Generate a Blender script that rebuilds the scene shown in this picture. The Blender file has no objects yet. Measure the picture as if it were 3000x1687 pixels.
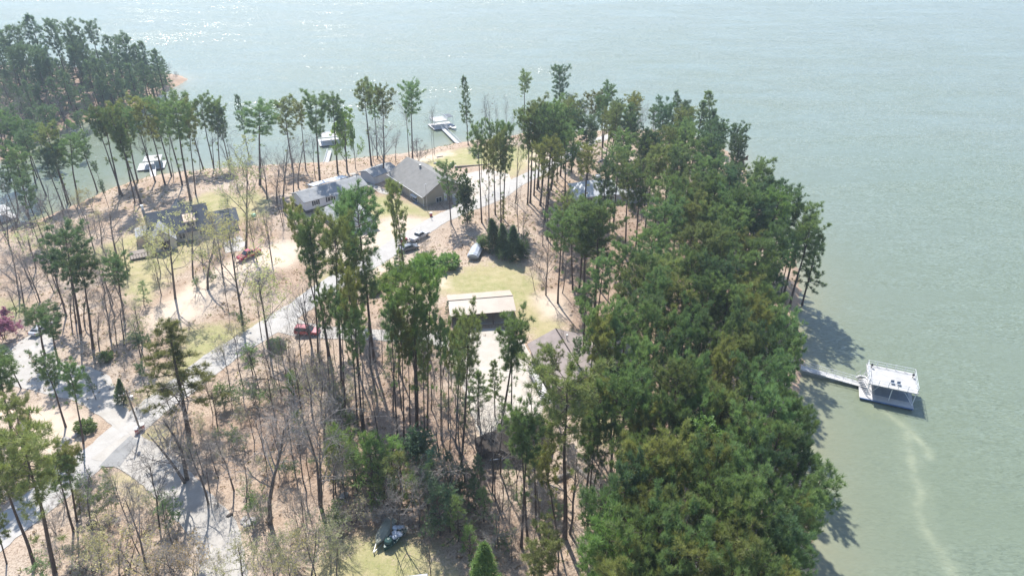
import bpy, math, random
import numpy as np
from mathutils import Vector, Matrix, Quaternion

# ------------------------------------------------------------------ basics
SC = bpy.context.scene
COL = SC.collection
CAM_H, TH, FPX = 78.0, math.radians(30.5), 2005.0     # camera height, downward pitch, focal length in pixels of the 3000 px photo
R = math.radians

def ray(px, py):
    x = (px - 1500) / FPX; y = (843.5 - py) / FPX
    return x, math.cos(TH) + y * math.sin(TH), -math.sin(TH) + y * math.cos(TH)

def at_z(px, py, z):
    x, dy, dz = ray(px, py)
    t = (z - CAM_H) / dz
    return Vector((x * t, dy * t, z))

def proj(p):
    a = p[1] * math.cos(TH) - (p[2] - CAM_H) * math.sin(TH)
    b = p[1] * math.sin(TH) + (p[2] - CAM_H) * math.cos(TH)
    return 1500 + FPX * p[0] / a, 843.5 - FPX * b / a

# ------------------------------------------------------------------ shore lines (traced where water meets land)
MAIN_SHORE = [(-700, 980), (-400, 830), (-200, 735), (0, 672), (120, 645), (230, 600), (310, 562), (400, 530), (445, 520), (500, 510), (620, 497),
              (740, 488), (800, 486), (880, 480), (940, 479), (1000, 472), (1041, 467), (1141, 457), (1245, 443), (1328, 424), (1397, 413),
              (1466, 409), (1538, 392), (1620, 386), (1695, 388), (1790, 386), (1914, 384), (2010, 398), (2105, 424), (2160, 470), (2200, 530), (2255, 610),
              (2300, 700), (2330, 780), (2342, 850), (2338, 930), (2345, 1000), (2350, 1062), (2338, 1150), (2352, 1250), (2345, 1340),
              (2352, 1440), (2362, 1540), (2372, 1687), (2400, 1900)]
FAR_SHORE = [(-900, 640), (-500, 570), (-150, 512), (0, 472), (62, 442), (120, 412), (180, 380), (270, 347), (330, 330), (375, 318), (430, 296), (470, 278),
             (505, 258), (548, 235), (535, 226), (490, 216), (420, 212), (300, 205), (150, 200), (0, 195), (-200, 192), (-500, 196), (-900, 210)]
main_poly = np.array([at_z(x, y, 0)[:2] for x, y in MAIN_SHORE] + [(60, -60), (-420, -60), (-420, 60)])
far_poly = np.array([at_z(x, y, 0)[:2] for x, y in FAR_SHORE])

def poly_sd(P, poly):
    """signed distance, positive inside"""
    P = np.asarray(P, float); n = len(poly)
    d = np.full(len(P), 1e9); ins = np.zeros(len(P), bool)
    for i in range(n):
        a = poly[i]; b = poly[(i + 1) % n]; e = b - a; w = P - a
        t = np.clip((w @ e) / max(e @ e, 1e-9), 0, 1)
        q = w - t[:, None] * e
        d = np.minimum(d, np.hypot(q[:, 0], q[:, 1]))
        c = ((a[1] <= P[:, 1]) & (b[1] > P[:, 1])) | ((b[1] <= P[:, 1]) & (a[1] > P[:, 1]))
        if abs(e[1]) > 1e-12:
            xs = a[0] + (P[:, 1] - a[1]) / e[1] * e[0]
            ins ^= c & (P[:, 0] < xs)
    return np.where(ins, d, -d)

def shore_d(P):
    P = np.asarray(P, float)
    d = np.maximum(poly_sd(P, main_poly), poly_sd(P, far_poly))
    x, y = P[:, 0], P[:, 1]
    return d + 0.5 * np.sin(x * .9 + y * .37) * np.sin(y * .8 - x * .21) + .35 * np.sin(x * 2.1 + 1) * np.sin(y * 1.9)

def height(P, sd=None):
    P = np.asarray(P, float)
    sd = shore_d(P) if sd is None else sd
    x, y = P[:, 0], P[:, 1]
    far = poly_sd(P, far_poly) > 0
    land = .15 + np.minimum(sd, 2) * .18 + np.where(far, 5.0, 3.9) * (1 - np.exp(-np.maximum(sd, 0) / 16)) + \
        np.clip(sd / 12, 0, 1) * (.35 * np.sin(x * .11 + .6) * np.cos(y * .09) + .12 * np.sin(x * .43) * np.sin(y * .39))
    return np.where(sd > 0, land, np.maximum(sd * .25, -4) + .15 * np.exp(sd * 3))

def hgt(x, y):
    return float(height([(x, y)])[0])

def G(px, py):
    """point of the ground under a pixel of the photo"""
    z = 3.5
    for _ in range(7):
        p = at_z(px, py, z); z = max(0, hgt(p.x, p.y))
    return Vector((p.x, p.y, z))

# ------------------------------------------------------------------ materials
MATS = {}
def new_mat(name):
    m = bpy.data.materials.new(name); m.use_nodes = True
    nt = m.node_tree; nt.nodes.clear()
    out = nt.nodes.new('ShaderNodeOutputMaterial')
    b = nt.nodes.new('ShaderNodeBsdfPrincipled'); nt.links.new(b.outputs[0], out.inputs[0])
    return m, nt, b, out

def N(nt, t, **kw):
    n = nt.nodes.new(t)
    for k, v in kw.items():
        if k in n.inputs: n.inputs[k].default_value = v
        else: setattr(n, k, v)
    return n

def mixc(nt, f, a, b, blend='MIX'):
    n = nt.nodes.new('ShaderNodeMix'); n.data_type = 'RGBA'; n.blend_type = blend
    for s, v in ((n.inputs[0], f), (n.inputs[6], a), (n.inputs[7], b)):
        if isinstance(v, bpy.types.NodeSocket): nt.links.new(v, s)
        elif isinstance(v, (int, float)): s.default_value = v
        else: s.default_value = (*v[:3], 1)
    return n.outputs[2]

def math_n(nt, op, a, b=0.0, clamp=False):
    n = nt.nodes.new('ShaderNodeMath'); n.operation = op; n.use_clamp = clamp
    for s, v in zip(n.inputs, (a, b)):
        if isinstance(v, bpy.types.NodeSocket): nt.links.new(v, s)
        else: s.default_value = v
    return n.outputs[0]

def ramp(nt, v, a, b):
    n = nt.nodes.new('ShaderNodeMapRange'); n.clamp = True
    nt.links.new(v, n.inputs[0]); n.inputs[1].default_value = a; n.inputs[2].default_value = b
    return n.outputs[0]

def noise(nt, scale, detail=4, rough=.55, co=None, dist=0):
    n = nt.nodes.new('ShaderNodeTexNoise')
    n.inputs['Scale'].default_value = scale; n.inputs['Detail'].default_value = detail
    n.inputs['Roughness'].default_value = rough; n.inputs['Distortion'].default_value = dist
    if co is None:
        tc = nt.nodes.get('TC') or nt.nodes.new('ShaderNodeTexCoord'); tc.name = 'TC'; co = tc.outputs['Object']
    nt.links.new(co, n.inputs['Vector'])
    return n.outputs['Fac']

def simple(name, col, rough=.6, metal=0, var=.18, scale=1.2, col2=None, bump=0, streak=None, spec=None):
    """a plain surface with soft weathering"""
    if name in MATS: return MATS[name]
    m, nt, b, out = new_mat(name)
    n = noise(nt, scale, 5, .6)
    c2 = col2 or tuple(max(0, c * (1 - var * 2)) for c in col)
    c = mixc(nt, ramp(nt, n, .3, .75), col, c2)
    n2 = noise(nt, scale * 9, 3, .6)
    c = mixc(nt, math_n(nt, 'MULTIPLY', ramp(nt, n2, .4, .8), var), c, tuple(x * .55 for x in col))
    if streak:
        w = N(nt, 'ShaderNodeTexWave', bands_direction=streak[0]); w.inputs['Scale'].default_value = streak[1]; w.inputs['Distortion'].default_value = .4
        nt.links.new(nt.nodes['TC'].outputs['Object'], w.inputs['Vector'])
        c = mixc(nt, math_n(nt, 'MULTIPLY', w.outputs['Fac'], streak[2]), c, tuple(x * .6 for x in col))
    nt.links.new(c, b.inputs['Base Color'])
    b.inputs['Roughness'].default_value = rough; b.inputs['Metallic'].default_value = metal
    if spec is not None: b.inputs['Specular IOR Level'].default_value = spec
    if bump:
        bp = N(nt, 'ShaderNodeBump', Strength=bump, Distance=.05); nt.links.new(n2, bp.inputs['Height']); nt.links.new(bp.outputs[0], b.inputs['Normal'])
    MATS[name] = m
    return m

def leaf_mat(name, trans=.35, var=.3, scale=.9):
    m, nt, b, out = new_mat(name)
    oi = nt.nodes.new('ShaderNodeObjectInfo')
    n = noise(nt, scale, 3, .6)
    c = mixc(nt, ramp(nt, n, .3, .72), oi.outputs['Color'], (.5, .5, .5), 'MULTIPLY')
    base = mixc(nt, .55, oi.outputs['Color'], c)
    n2 = noise(nt, 4.5, 2, .5)
    warm = mixc(nt, 1.0, base, (1.25, 1.2, .85), 'MULTIPLY')
    base = mixc(nt, math_n(nt, 'MULTIPLY', ramp(nt, n2, .48, .7), var), base, warm)
    nt.links.new(base, b.inputs['Base Color']); b.inputs['Roughness'].default_value = .62
    b.inputs['Specular IOR Level'].default_value = .25
    t = nt.nodes.new('ShaderNodeBsdfTranslucent')
    tcol = mixc(nt, 1.0, base, (1.2, 1.3, .7), 'MULTIPLY'); nt.links.new(tcol, t.inputs['Color'])
    mx = nt.nodes.new('ShaderNodeMixShader'); mx.inputs[0].default_value = trans
    nt.links.new(b.outputs[0], mx.inputs[1]); nt.links.new(t.outputs[0], mx.inputs[2]); nt.links.new(mx.outputs[0], out.inputs[0])
    return m

M_NEEDLE = leaf_mat('needles', .36, .14)
M_LEAF = leaf_mat('leaves', .4)
M_BARK = simple('pine_bark', (.115, .082, .064), .9, var=.25, scale=3)
M_BARK2 = simple('grey_bark', (.33, .295, .265), .9, var=.2, scale=3)
M_TWIG = simple('pale_twigs', (.43, .38, .33), .9, var=.18, scale=3)
M_BARKT = simple('brown_grey_bark', (.15, .125, .108), .9, var=.22, scale=3)
M_BARKD = simple('dark_bark', (.10, .082, .07), .9, var=.2, scale=3)

# ------------------------------------------------------------------ mesh collecting
class MB:
    def __init__(s): s.v = []; s.f = []
    def quad(s, a, b, c, d):
        i = len(s.v); s.v += [tuple(a), tuple(b), tuple(c), tuple(d)]; s.f.append((i, i + 1, i + 2, i + 3))
    def poly(s, pts):
        i = len(s.v); s.v += [tuple(p) for p in pts]; s.f.append(tuple(range(i, i + len(pts))))
    def box(s, x0, x1, y0, y1, z0, z1):
        i = len(s.v)
        s.v += [(x0, y0, z0), (x1, y0, z0), (x1, y1, z0), (x0, y1, z0), (x0, y0, z1), (x1, y0, z1), (x1, y1, z1), (x0, y1, z1)]
        s.f += [(i, i + 3, i + 2, i + 1), (i + 4, i + 5, i + 6, i + 7), (i, i + 1, i + 5, i + 4), (i + 1, i + 2, i + 6, i + 5), (i + 2, i + 3, i + 7, i + 6), (i + 3, i, i + 4, i + 7)]
        return s
    def slab(s, pts, th):
        """a polygon given some thickness downwards"""
        n = len(pts); i = len(s.v)
        s.v += [tuple(p) for p in pts] + [(p[0], p[1], p[2] - th) for p in pts]
        s.f.append(tuple(i + k for k in range(n))); s.f.append(tuple(i + n + k for k in reversed(range(n))))
        for k in range(n):
            q = (k + 1) % n; s.f.append((i + k, i + n + k, i + n + q, i + q))
        return s
    def tube(s, pts, rad, n=6, cap=True):
        pts = [Vector(p) for p in pts]
        if not hasattr(rad, '__len__'): rad = [rad] * len(pts)
        rings = []
        up = None
        for k, p in enumerate(pts):
            d = (pts[min(k + 1, len(pts) - 1)] - pts[max(k - 1, 0)])
            d = d.normalized() if d.length > 1e-9 else Vector((0, 0, 1))
            if up is None:
                up = d.orthogonal().normalized()
            else:
                up = (up - d * up.dot(d)); up = up.normalized() if up.length > 1e-6 else d.orthogonal().normalized()
            w = d.cross(up); i = len(s.v)
            for a in range(n):
                t = 2 * math.pi * a / n
                s.v.append(tuple(p + (up * math.cos(t) + w * math.sin(t)) * rad[k]))
            rings.append(i)
        for k in range(len(rings) - 1):
            a, b = rings[k], rings[k + 1]
            for j in range(n):
                q = (j + 1) % n; s.f.append((a + j, a + q, b + q, b + j))
        if cap:
            s.f.append(tuple(rings[0] + j for j in reversed(range(n)))); s.f.append(tuple(rings[-1] + j for j in range(n)))
        return s
    def lathe(s, prof, c=(0, 0, 0), n=14, jit=0, rnd=None):
        rings = []
        for r, z in prof:
            i = len(s.v); rings.append(i)
            for a in range(n):
                t = 2 * math.pi * a / n; rr = r * (1 + (rnd.uniform(-jit, jit) if rnd else 0))
                s.v.append((c[0] + rr * math.cos(t), c[1] + rr * math.sin(t), c[2] + z))
        for k in range(len(rings) - 1):
            for j in range(n):
                q = (j + 1) % n; s.f.append((rings[k] + j, rings[k] + q, rings[k + 1] + q, rings[k + 1] + j))
        s.f.append(tuple(rings[0] + j for j in reversed(range(n)))); s.f.append(tuple(rings[-1] + j for j in range(n)))
        return s
    def loft(s, secs, closed=True):
        """cross-sections (lists of points, all the same length) skinned together"""
        n = len(secs[0]); i0 = len(s.v)
        for sec in secs: s.v += [tuple(p) for p in sec]
        for k in range(len(secs) - 1):
            for j in range(n if closed else n - 1):
                q = (j + 1) % n
                s.f.append((i0 + k * n + j, i0 + k * n + q, i0 + (k + 1) * n + q, i0 + (k + 1) * n + j))
        s.f.append(tuple(i0 + j for j in reversed(range(n)))); s.f.append(tuple(i0 + (len(secs) - 1) * n + j for j in range(n)))
        return s
    def mesh(s, name, mat):
        me = bpy.data.meshes.new(name); me.from_pydata(s.v, [], s.f); me.update()
        if mat: me.materials.append(mat)
        return me
    def build(s, name, mat, parent=None, bevel=0, smooth=False):
        o = bpy.data.objects.new(name, s.mesh(name, mat)); COL.objects.link(o)
        if parent: o.parent = parent
        if smooth:
            for p in o.data.polygons: p.use_smooth = True
        if bevel:
            b = o.modifiers.new('bevel', 'BEVEL'); b.width = bevel; b.segments = 2; b.limit_method = 'ANGLE'
        return o

def tag(o, label, cat, group=None, kind=None):
    if label: o['label'] = label
    if cat: o['category'] = cat
    if group: o['group'] = group
    if kind: o['kind'] = kind
    return o

def thing(name, label, cat, loc=(0, 0, 0), rz=0, group=None):
    o = bpy.data.objects.new(name, None); COL.objects.link(o); o.empty_display_size = .5
    o.location = loc; o.rotation_euler = (0, 0, rz)
    return tag(o, label, cat, group)

def box(name, mat, parent, *b, bevel=0):
    return MB().box(*b).build(name, mat, parent, bevel)

# ------------------------------------------------------------------ terrain
def grid_mesh(name, xs, ys):
    X, Y = np.meshgrid(xs, ys); P = np.stack([X.ravel(), Y.ravel()], 1)
    nx, ny = len(xs), len(ys)
    idx = np.arange(nx * ny).reshape(ny, nx)
    f = np.stack([idx[:-1, :-1], idx[:-1, 1:], idx[1:, 1:], idx[1:, :-1]], -1).reshape(-1, 4)
    return P, f

def np_mesh(name, V, Fc):
    me = bpy.data.meshes.new(name)
    V = np.asarray(V, np.float32); Fc = np.asarray(Fc, np.int32); k = Fc.shape[1]
    me.vertices.add(len(V)); me.vertices.foreach_set('co', V.ravel())
    me.loops.add(Fc.size); me.loops.foreach_set('vertex_index', Fc.ravel())
    me.polygons.add(len(Fc)); me.polygons.foreach_set('loop_start', np.arange(len(Fc), dtype=np.int32) * k)
    me.update(calc_edges=True); me.validate()
    return me

def world_poly(pts): return np.array([G(x, y)[:2] for x, y in pts])

GRASS = [
    [(1225, 800), (1290, 772), (1350, 790), (1420, 770), (1500, 760), (1570, 815), (1585, 890), (1640, 950), (1690, 985), (1600, 1010), (1520, 960), (1500, 905), (1330, 860), (1240, 860)],
    [(1080, 578), (1130, 572), (1240, 612), (1300, 640), (1290, 650), (1180, 626), (1120, 640), (1060, 645), (1050, 610)],
    [(1225, 474), (1300, 446), (1400, 428), (1500, 424), (1580, 445), (1560, 480), (1500, 520), (1440, 490), (1350, 485), (1250, 492)],
    [(250, 740), (380, 690), (440, 640), (620, 560), (720, 580), (700, 650), (640, 720), (560, 760), (430, 880), (400, 900), (330, 800)],
    [(0, 880), (60, 880), (70, 930), (0, 950)],
    [(540, 960), (640, 950), (720, 960), (850, 905), (960, 800), (1000, 790), (985, 825), (880, 890), (790, 950), (690, 1005), (600, 1060), (470, 1160), (430, 1180), (520, 1060)],
    [(930, 1640), (1020, 1580), (1140, 1560), (1250, 1600), (1330, 1687), (1330, 1760), (900, 1760)],
    [(1690, 1010), (1800, 1010), (1830, 1080), (1760, 1120), (1720, 1060)],
    [(1700, 1180), (1790, 1220), (1790, 1310), (1740, 1320)],
    [(590, 620), (740, 560), (800, 590), (740, 640), (640, 640)],
    [(410, 1260), (480, 1250), (500, 1300), (430, 1320)], [(330, 1400), (400, 1380), (470, 1440), (400, 1470)],
]
PALE = [
    [(1122, 645), (1165, 630), (1245, 640), (1262, 660), (1200, 690), (1140, 720), (1110, 745), (1000, 770), (900, 770), (840, 735), (900, 705), (1010, 715)],
    [(430, 930), (560, 830), (700, 745), (830, 700), (900, 720), (860, 780), (760, 800), (650, 870), (520, 960), (440, 970)],
    [(1085, 770), (1130, 745), (1180, 770), (1120, 800), (1090, 830), (1050, 830)],
    [(1265, 815), (1310, 800), (1310, 840), (1270, 850)],
    [(1180, 470), (1260, 455), (1320, 440), (1330, 452), (1260, 472), (1190, 488)],
    [(1540, 470), (1600, 430), (1660, 430), (1640, 480), (1580, 520)],
    [(1300, 1050), (1360, 1000), (1590, 1080), (1620, 1200), (1590, 1240), (1540, 1250), (1460, 1290), (1400, 1300), (1360, 1180)],
    [(560, 1560), (640, 1500), (720, 1600), (760, 1700), (760, 1760), (560, 1760)],
    [(0, 1230), (120, 1180), (280, 1230), (240, 1290), (160, 1340), (0, 1360)],
    [(1560, 870), (1640, 850), (1660, 930), (1590, 930)],
]
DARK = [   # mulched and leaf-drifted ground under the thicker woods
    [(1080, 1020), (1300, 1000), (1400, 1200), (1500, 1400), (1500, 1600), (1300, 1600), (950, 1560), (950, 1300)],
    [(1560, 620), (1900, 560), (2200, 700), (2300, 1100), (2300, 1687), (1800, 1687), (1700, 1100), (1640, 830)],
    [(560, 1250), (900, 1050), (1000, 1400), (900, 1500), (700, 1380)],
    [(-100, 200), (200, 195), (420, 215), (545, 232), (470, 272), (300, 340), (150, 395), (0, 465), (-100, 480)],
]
gx = np.concatenate([np.arange(-330, -200, 2.5), np.arange(-200, 110, .55), np.arange(110, 150, 2.5)])
gy = np.concatenate([np.arange(-40, 30, 3), np.arange(30, 250, .55), np.arange(250, 380, 1.2)])
P2, F4 = grid_mesh('ground', gx, gy)
SD = shore_d(P2); Z = height(P2, SD)
me = np_mesh('ground', np.column_stack([P2, Z]), F4)
def blobs(polys, soft):
    out = np.zeros(len(P2))
    for q in polys:
        w = world_poly(q); lo = w.min(0) - 8; hi = w.max(0) + 8
        k = np.where((P2[:, 0] > lo[0]) & (P2[:, 0] < hi[0]) & (P2[:, 1] > lo[1]) & (P2[:, 1] < hi[1]))[0]
        d = poly_sd(P2[k], w)
        out[k] = np.maximum(out[k], np.clip(.5 + d / soft, 0, 1))
    return out
for nm, arr in (('grass', blobs(GRASS, 7)), ('pale', blobs(PALE, 6)), ('dark', blobs(DARK, 14)), ('shore', np.clip(1 - SD / 4.5, 0, 1))):
    a = me.attributes.new(nm, 'FLOAT', 'POINT'); a.data.foreach_set('value', arr.astype(np.float32))
me.polygons.foreach_set('use_smooth', np.ones(len(me.polygons), bool))
ground = bpy.data.objects.new('ground', me); COL.objects.link(ground); ground['kind'] = 'structure'

def ground_material():
    m, nt, b, out = new_mat('leaf_litter_ground')
    at = {}
    for k in ('grass', 'pale', 'dark', 'shore'):
        a = nt.nodes.new('ShaderNodeAttribute'); a.attribute_name = k; at[k] = a.outputs['Fac']
    big = noise(nt, .07, 4, .6); mid = noise(nt, .45, 5, .65); fine = noise(nt, 3.2, 4, .7); speck = noise(nt, 9, 2, .6)
    litter = mixc(nt, ramp(nt, mid, .32, .7), (.46, .338, .24), (.30, .212, .148))
    litter = mixc(nt, ramp(nt, big, .4, .65), litter, (.48, .395, .31))
    litter = mixc(nt, math_n(nt, 'MULTIPLY', ramp(nt, fine, .46, .62), .7), litter, (.17, .115, .08))
    litter = mixc(nt, math_n(nt, 'MULTIPLY', ramp(nt, speck, .56, .66), .7), litter, (.62, .5, .39))
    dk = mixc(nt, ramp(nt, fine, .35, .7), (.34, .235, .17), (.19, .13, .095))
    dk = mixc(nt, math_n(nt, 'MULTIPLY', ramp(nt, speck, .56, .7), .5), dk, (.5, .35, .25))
    wob = math_n(nt, 'MULTIPLY', math_n(nt, 'SUBTRACT', mid, .5), 1.5)
    wob2 = math_n(nt, 'MULTIPLY', math_n(nt, 'SUBTRACT', fine, .5), .9)
    w = math_n(nt, 'ADD', math_n(nt, 'MULTIPLY', wob, 1.7), math_n(nt, 'MULTIPLY', wob2, 1.5))
    def msk(k, lo, hi):
        return ramp(nt, math_n(nt, 'ADD', at[k], math_n(nt, 'MULTIPLY', w, math_n(nt, 'MULTIPLY', at[k], 1.0))), lo, hi)
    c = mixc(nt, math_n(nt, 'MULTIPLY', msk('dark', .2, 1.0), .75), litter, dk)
    gcol = mixc(nt, ramp(nt, big, .42, .6), (.255, .265, .10), (.39, .325, .175))
    gcol = mixc(nt, ramp(nt, mid, .35, .75), gcol, (.46, .385, .235))
    gcol = mixc(nt, math_n(nt, 'MULTIPLY', ramp(nt, fine, .5, .75), .5), gcol, (.17, .2, .06))
    c = mixc(nt, msk('grass', .25, .75), c, gcol)
    pcol = mixc(nt, ramp(nt, mid, .3, .75), (.66, .56, .45), (.55, .43, .31))
    c = mixc(nt, math_n(nt, 'MULTIPLY', msk('pale', .25, .8), .9), c, pcol)
    scol = mixc(nt, ramp(nt, fine, .3, .7), (.5, .36, .26), (.36, .25, .17))
    c = mixc(nt, ramp(nt, at['shore'], .3, .7), c, scol)
    nt.links.new(c, b.inputs['Base Color']); b.inputs['Roughness'].default_value = .95; b.inputs['Specular IOR Level'].default_value = .1
    bp = N(nt, 'ShaderNodeBump', Strength=.6, Distance=.18)
    nt.links.new(math_n(nt, 'ADD', fine, math_n(nt, 'MULTIPLY', speck, .5)), bp.inputs['Height']); nt.links.new(bp.outputs[0], b.inputs['Normal'])
    return m
me.materials.append(ground_material())

# ------------------------------------------------------------------ lake
wx = np.concatenate([[-4000, -2500, -1500, -900, -600, -420], np.arange(-330, 30, 2.0), np.arange(30, 130, .5), np.arange(130, 330, 5), [420, 600, 900, 1500, 2500, 4000]])
wy = np.concatenate([[-1500, -600, -200, -60], np.arange(0, 40, 2.0), np.arange(40, 150, .5), np.arange(150, 380, 2.0), [420, 520, 700, 1000, 1500, 2500, 4500]])
PW, FW = grid_mesh('lake', wx, wy)
inner = (np.abs(PW[:, 0]) < 340) & (PW[:, 1] > -10) & (PW[:, 1] < 385)
SW = np.full(len(PW), -300.0); SW[inner] = shore_d(PW[inner])
mw = np_mesh('lake_water', np.column_stack([PW, np.zeros(len(PW))]), FW)
def line_d(P, px_pts):
    pts = np.array([at_z(x, y, 0)[:2] for x, y in px_pts]); d = np.full(len(P), 1e6)
    for a, b_ in zip(pts[:-1], pts[1:]):
        e = b_ - a; w_ = P - a; t = np.clip((w_ @ e) / (e @ e), 0, 1); q = w_ - t[:, None] * e
        d = np.minimum(d, np.hypot(q[:, 0], q[:, 1]))
    return d
s1 = line_d(PW, [(2540, 1160), (2575, 1190), (2620, 1225), (2660, 1260), (2700, 1298), (2716, 1318), (2722, 1338)])
s2 = line_d(PW, [(2655, 1270), (2668, 1330), (2675, 1390), (2700, 1440), (2688, 1480), (2700, 1530), (2730, 1580), (2770, 1640), (2800, 1700)])
s3 = line_d(PW, [(2560, 1200), (2640, 1235), (2690, 1300)])
plume = np.maximum.reduce([np.exp(-(s1 / .9) ** 2), .85 * np.exp(-(s2 / .85) ** 2), .35 * np.exp(-(s2 / 2.2) ** 2), .35 * np.exp(-(s3 / 2) ** 2)])
for nm, arr in (('shallow', np.exp(np.minimum(SW, 0) / 5.5)), ('silt', plume), ('lee', np.exp(np.minimum(SW, 0) / 45))):
    a = mw.attributes.new(nm, 'FLOAT', 'POINT'); a.data.foreach_set('value', arr.astype(np.float32))
water = bpy.data.objects.new('lake_water', mw); COL.objects.link(water); water['kind'] = 'structure'

def water_material():
    m, nt, b, out = new_mat('lake_water')
    tc = nt.nodes.new('ShaderNodeTexCoord'); tc.name = 'TC'
    sh = nt.nodes.new('ShaderNodeAttribute'); sh.attribute_name = 'shallow'
    si = nt.nodes.new('ShaderNodeAttribute'); si.attribute_name = 'silt'
    mp = nt.nodes.new('ShaderNodeMapping'); nt.links.new(tc.outputs['Object'], mp.inputs[0])
    mp.inputs['Rotation'].default_value = (0, 0, R(28)); mp.inputs['Scale'].default_value = (.55, 1.9, 1)
    big = noise(nt, .018, 3, .5); mid = noise(nt, .35, 4, .6)
    c = mixc(nt, ramp(nt, big, .35, .7), (.158, .192, .132), (.168, .202, .150))
    c = mixc(nt, math_n(nt, 'MULTIPLY', sh.outputs['Fac'], .75), c, (.27, .245, .15))
    sm = ramp(nt, math_n(nt, 'MULTIPLY', si.outputs['Fac'], math_n(nt, 'ADD', math_n(nt, 'MULTIPLY', mid, 1.5), -.05)), .05, .9)
    c = mixc(nt, math_n(nt, 'MULTIPLY', sm, .5), c, (.36, .375, .25))
    nt.links.new(c, b.inputs['Base Color'])
    b.inputs['Roughness'].default_value = .19; b.inputs['IOR'].default_value = 1.33
    def slope(scale, amp, co, detail=3):
        n = N(nt, 'ShaderNodeTexNoise'); n.inputs['Scale'].default_value = scale; n.inputs['Detail'].default_value = detail; n.inputs['Roughness'].default_value = .6
        nt.links.new(co, n.inputs['Vector'])
        a = N(nt, 'ShaderNodeVectorMath', operation='SUBTRACT'); nt.links.new(n.outputs['Color'], a.inputs[0]); a.inputs[1].default_value = (.5, .5, .5)
        b_ = N(nt, 'ShaderNodeVectorMath', operation='MULTIPLY'); nt.links.new(a.outputs[0], b_.inputs[0]); b_.inputs[1].default_value = (amp, amp, 0)
        return b_.outputs[0]
    w3 = noise(nt, .035, 4, .6, mp.outputs[0], .6)                                  # gusts: calmer and rougher patches
    amp = math_n(nt, 'ADD', .42, math_n(nt, 'MULTIPLY', ramp(nt, w3, .36, .66), .95))
    le = nt.nodes.new('ShaderNodeAttribute'); le.attribute_name = 'lee'      # sheltered, calmer water close to the trees
    amp = math_n(nt, 'MULTIPLY', amp, math_n(nt, 'SUBTRACT', 1.05, math_n(nt, 'MULTIPLY', le.outputs['Fac'], .72)))
    sm_ = N(nt, 'ShaderNodeVectorMath', operation='ADD'); nt.links.new(slope(.32, .36, mp.outputs[0]), sm_.inputs[0]); nt.links.new(slope(1.7, .6, mp.outputs[0], 2), sm_.inputs[1])
    vo = N(nt, 'ShaderNodeTexVoronoi'); vo.inputs['Scale'].default_value = 3.2; nt.links.new(mp.outputs[0], vo.inputs['Vector'])
    vs_ = N(nt, 'ShaderNodeVectorMath', operation='SUBTRACT'); nt.links.new(vo.outputs['Color'], vs_.inputs[0]); vs_.inputs[1].default_value = (.5, .5, .5)
    vm = N(nt, 'ShaderNodeVectorMath', operation='MULTIPLY'); nt.links.new(vs_.outputs[0], vm.inputs[0]); vm.inputs[1].default_value = (.44, .44, 0)
    s2_ = N(nt, 'ShaderNodeVectorMath', operation='ADD'); nt.links.new(sm_.outputs[0], s2_.inputs[0]); nt.links.new(vm.outputs[0], s2_.inputs[1])
    sc = N(nt, 'ShaderNodeVectorMath', operation='SCALE'); nt.links.new(s2_.outputs[0], sc.inputs[0]); nt.links.new(amp, sc.inputs['Scale'])
    ad = N(nt, 'ShaderNodeVectorMath', operation='ADD'); nt.links.new(sc.outputs[0], ad.inputs[0]); ad.inputs[1].default_value = (0, 0, 1)
    no = N(nt, 'ShaderNodeVectorMath', operation='NORMALIZE'); nt.links.new(ad.outputs[0], no.inputs[0]); nt.links.new(no.outputs[0], b.inputs['Normal'])
    return m
mw.materials.append(water_material())

# ------------------------------------------------------------------ roads and paved ground
def resample(pts, step):
    pts = [np.array(p[:2], float) for p in pts]; out = [pts[0]]
    for k in range(len(pts) - 1):                                  # Catmull-Rom through the traced points
        p0 = pts[max(k - 1, 0)]; p1 = pts[k]; p2 = pts[k + 1]; p3 = pts[min(k + 2, len(pts) - 1)]
        n = max(2, int(np.linalg.norm(p2 - p1) / step))
        for i in range(1, n + 1):
            t = i / n
            out.append(.5 * ((2 * p1) + (p2 - p0) * t + (2 * p0 - 5 * p1 + 4 * p2 - p3) * t * t + (3 * p1 - p0 - 3 * p2 + p3) * t ** 3))
    return np.array(out)

def road(name, px, widths, mat, lift=.06, ragged=.32, seed=1):
    c = resample([G(*p) for p in px], .9); n = len(c)
    t = np.gradient(c, axis=0); t /= np.linalg.norm(t, axis=1)[:, None]; nr = np.stack([-t[:, 1], t[:, 0]], 1)
    w = np.interp(np.linspace(0, 1, n), np.linspace(0, 1, len(widths)), widths)
    rg = np.random.RandomState(seed); e1 = rg.uniform(-ragged, ragged, n); e2 = rg.uniform(-ragged, ragged, n)
    us = np.linspace(-.5, .5, 9); V = []
    for u in us:
        ww = w + (e1 if u < 0 else e2) * abs(u) * 2
        V.append(c + nr * (u * ww)[:, None])
    V = np.array(V); Zr = height(V.reshape(-1, 2)) + lift
    k = len(us); ids = np.arange(k * n).reshape(k, n)
    f = np.stack([ids[:-1, :-1], ids[:-1, 1:], ids[1:, 1:], ids[1:, :-1]], -1).reshape(-1, 4)[:, ::-1]
    me_ = np_mesh(name, np.column_stack([V.reshape(-1, 2), Zr]), f); me_.materials.append(mat)
    o = bpy.data.objects.new(name, me_); COL.objects.link(o); o['kind'] = 'structure'
    return o

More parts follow.
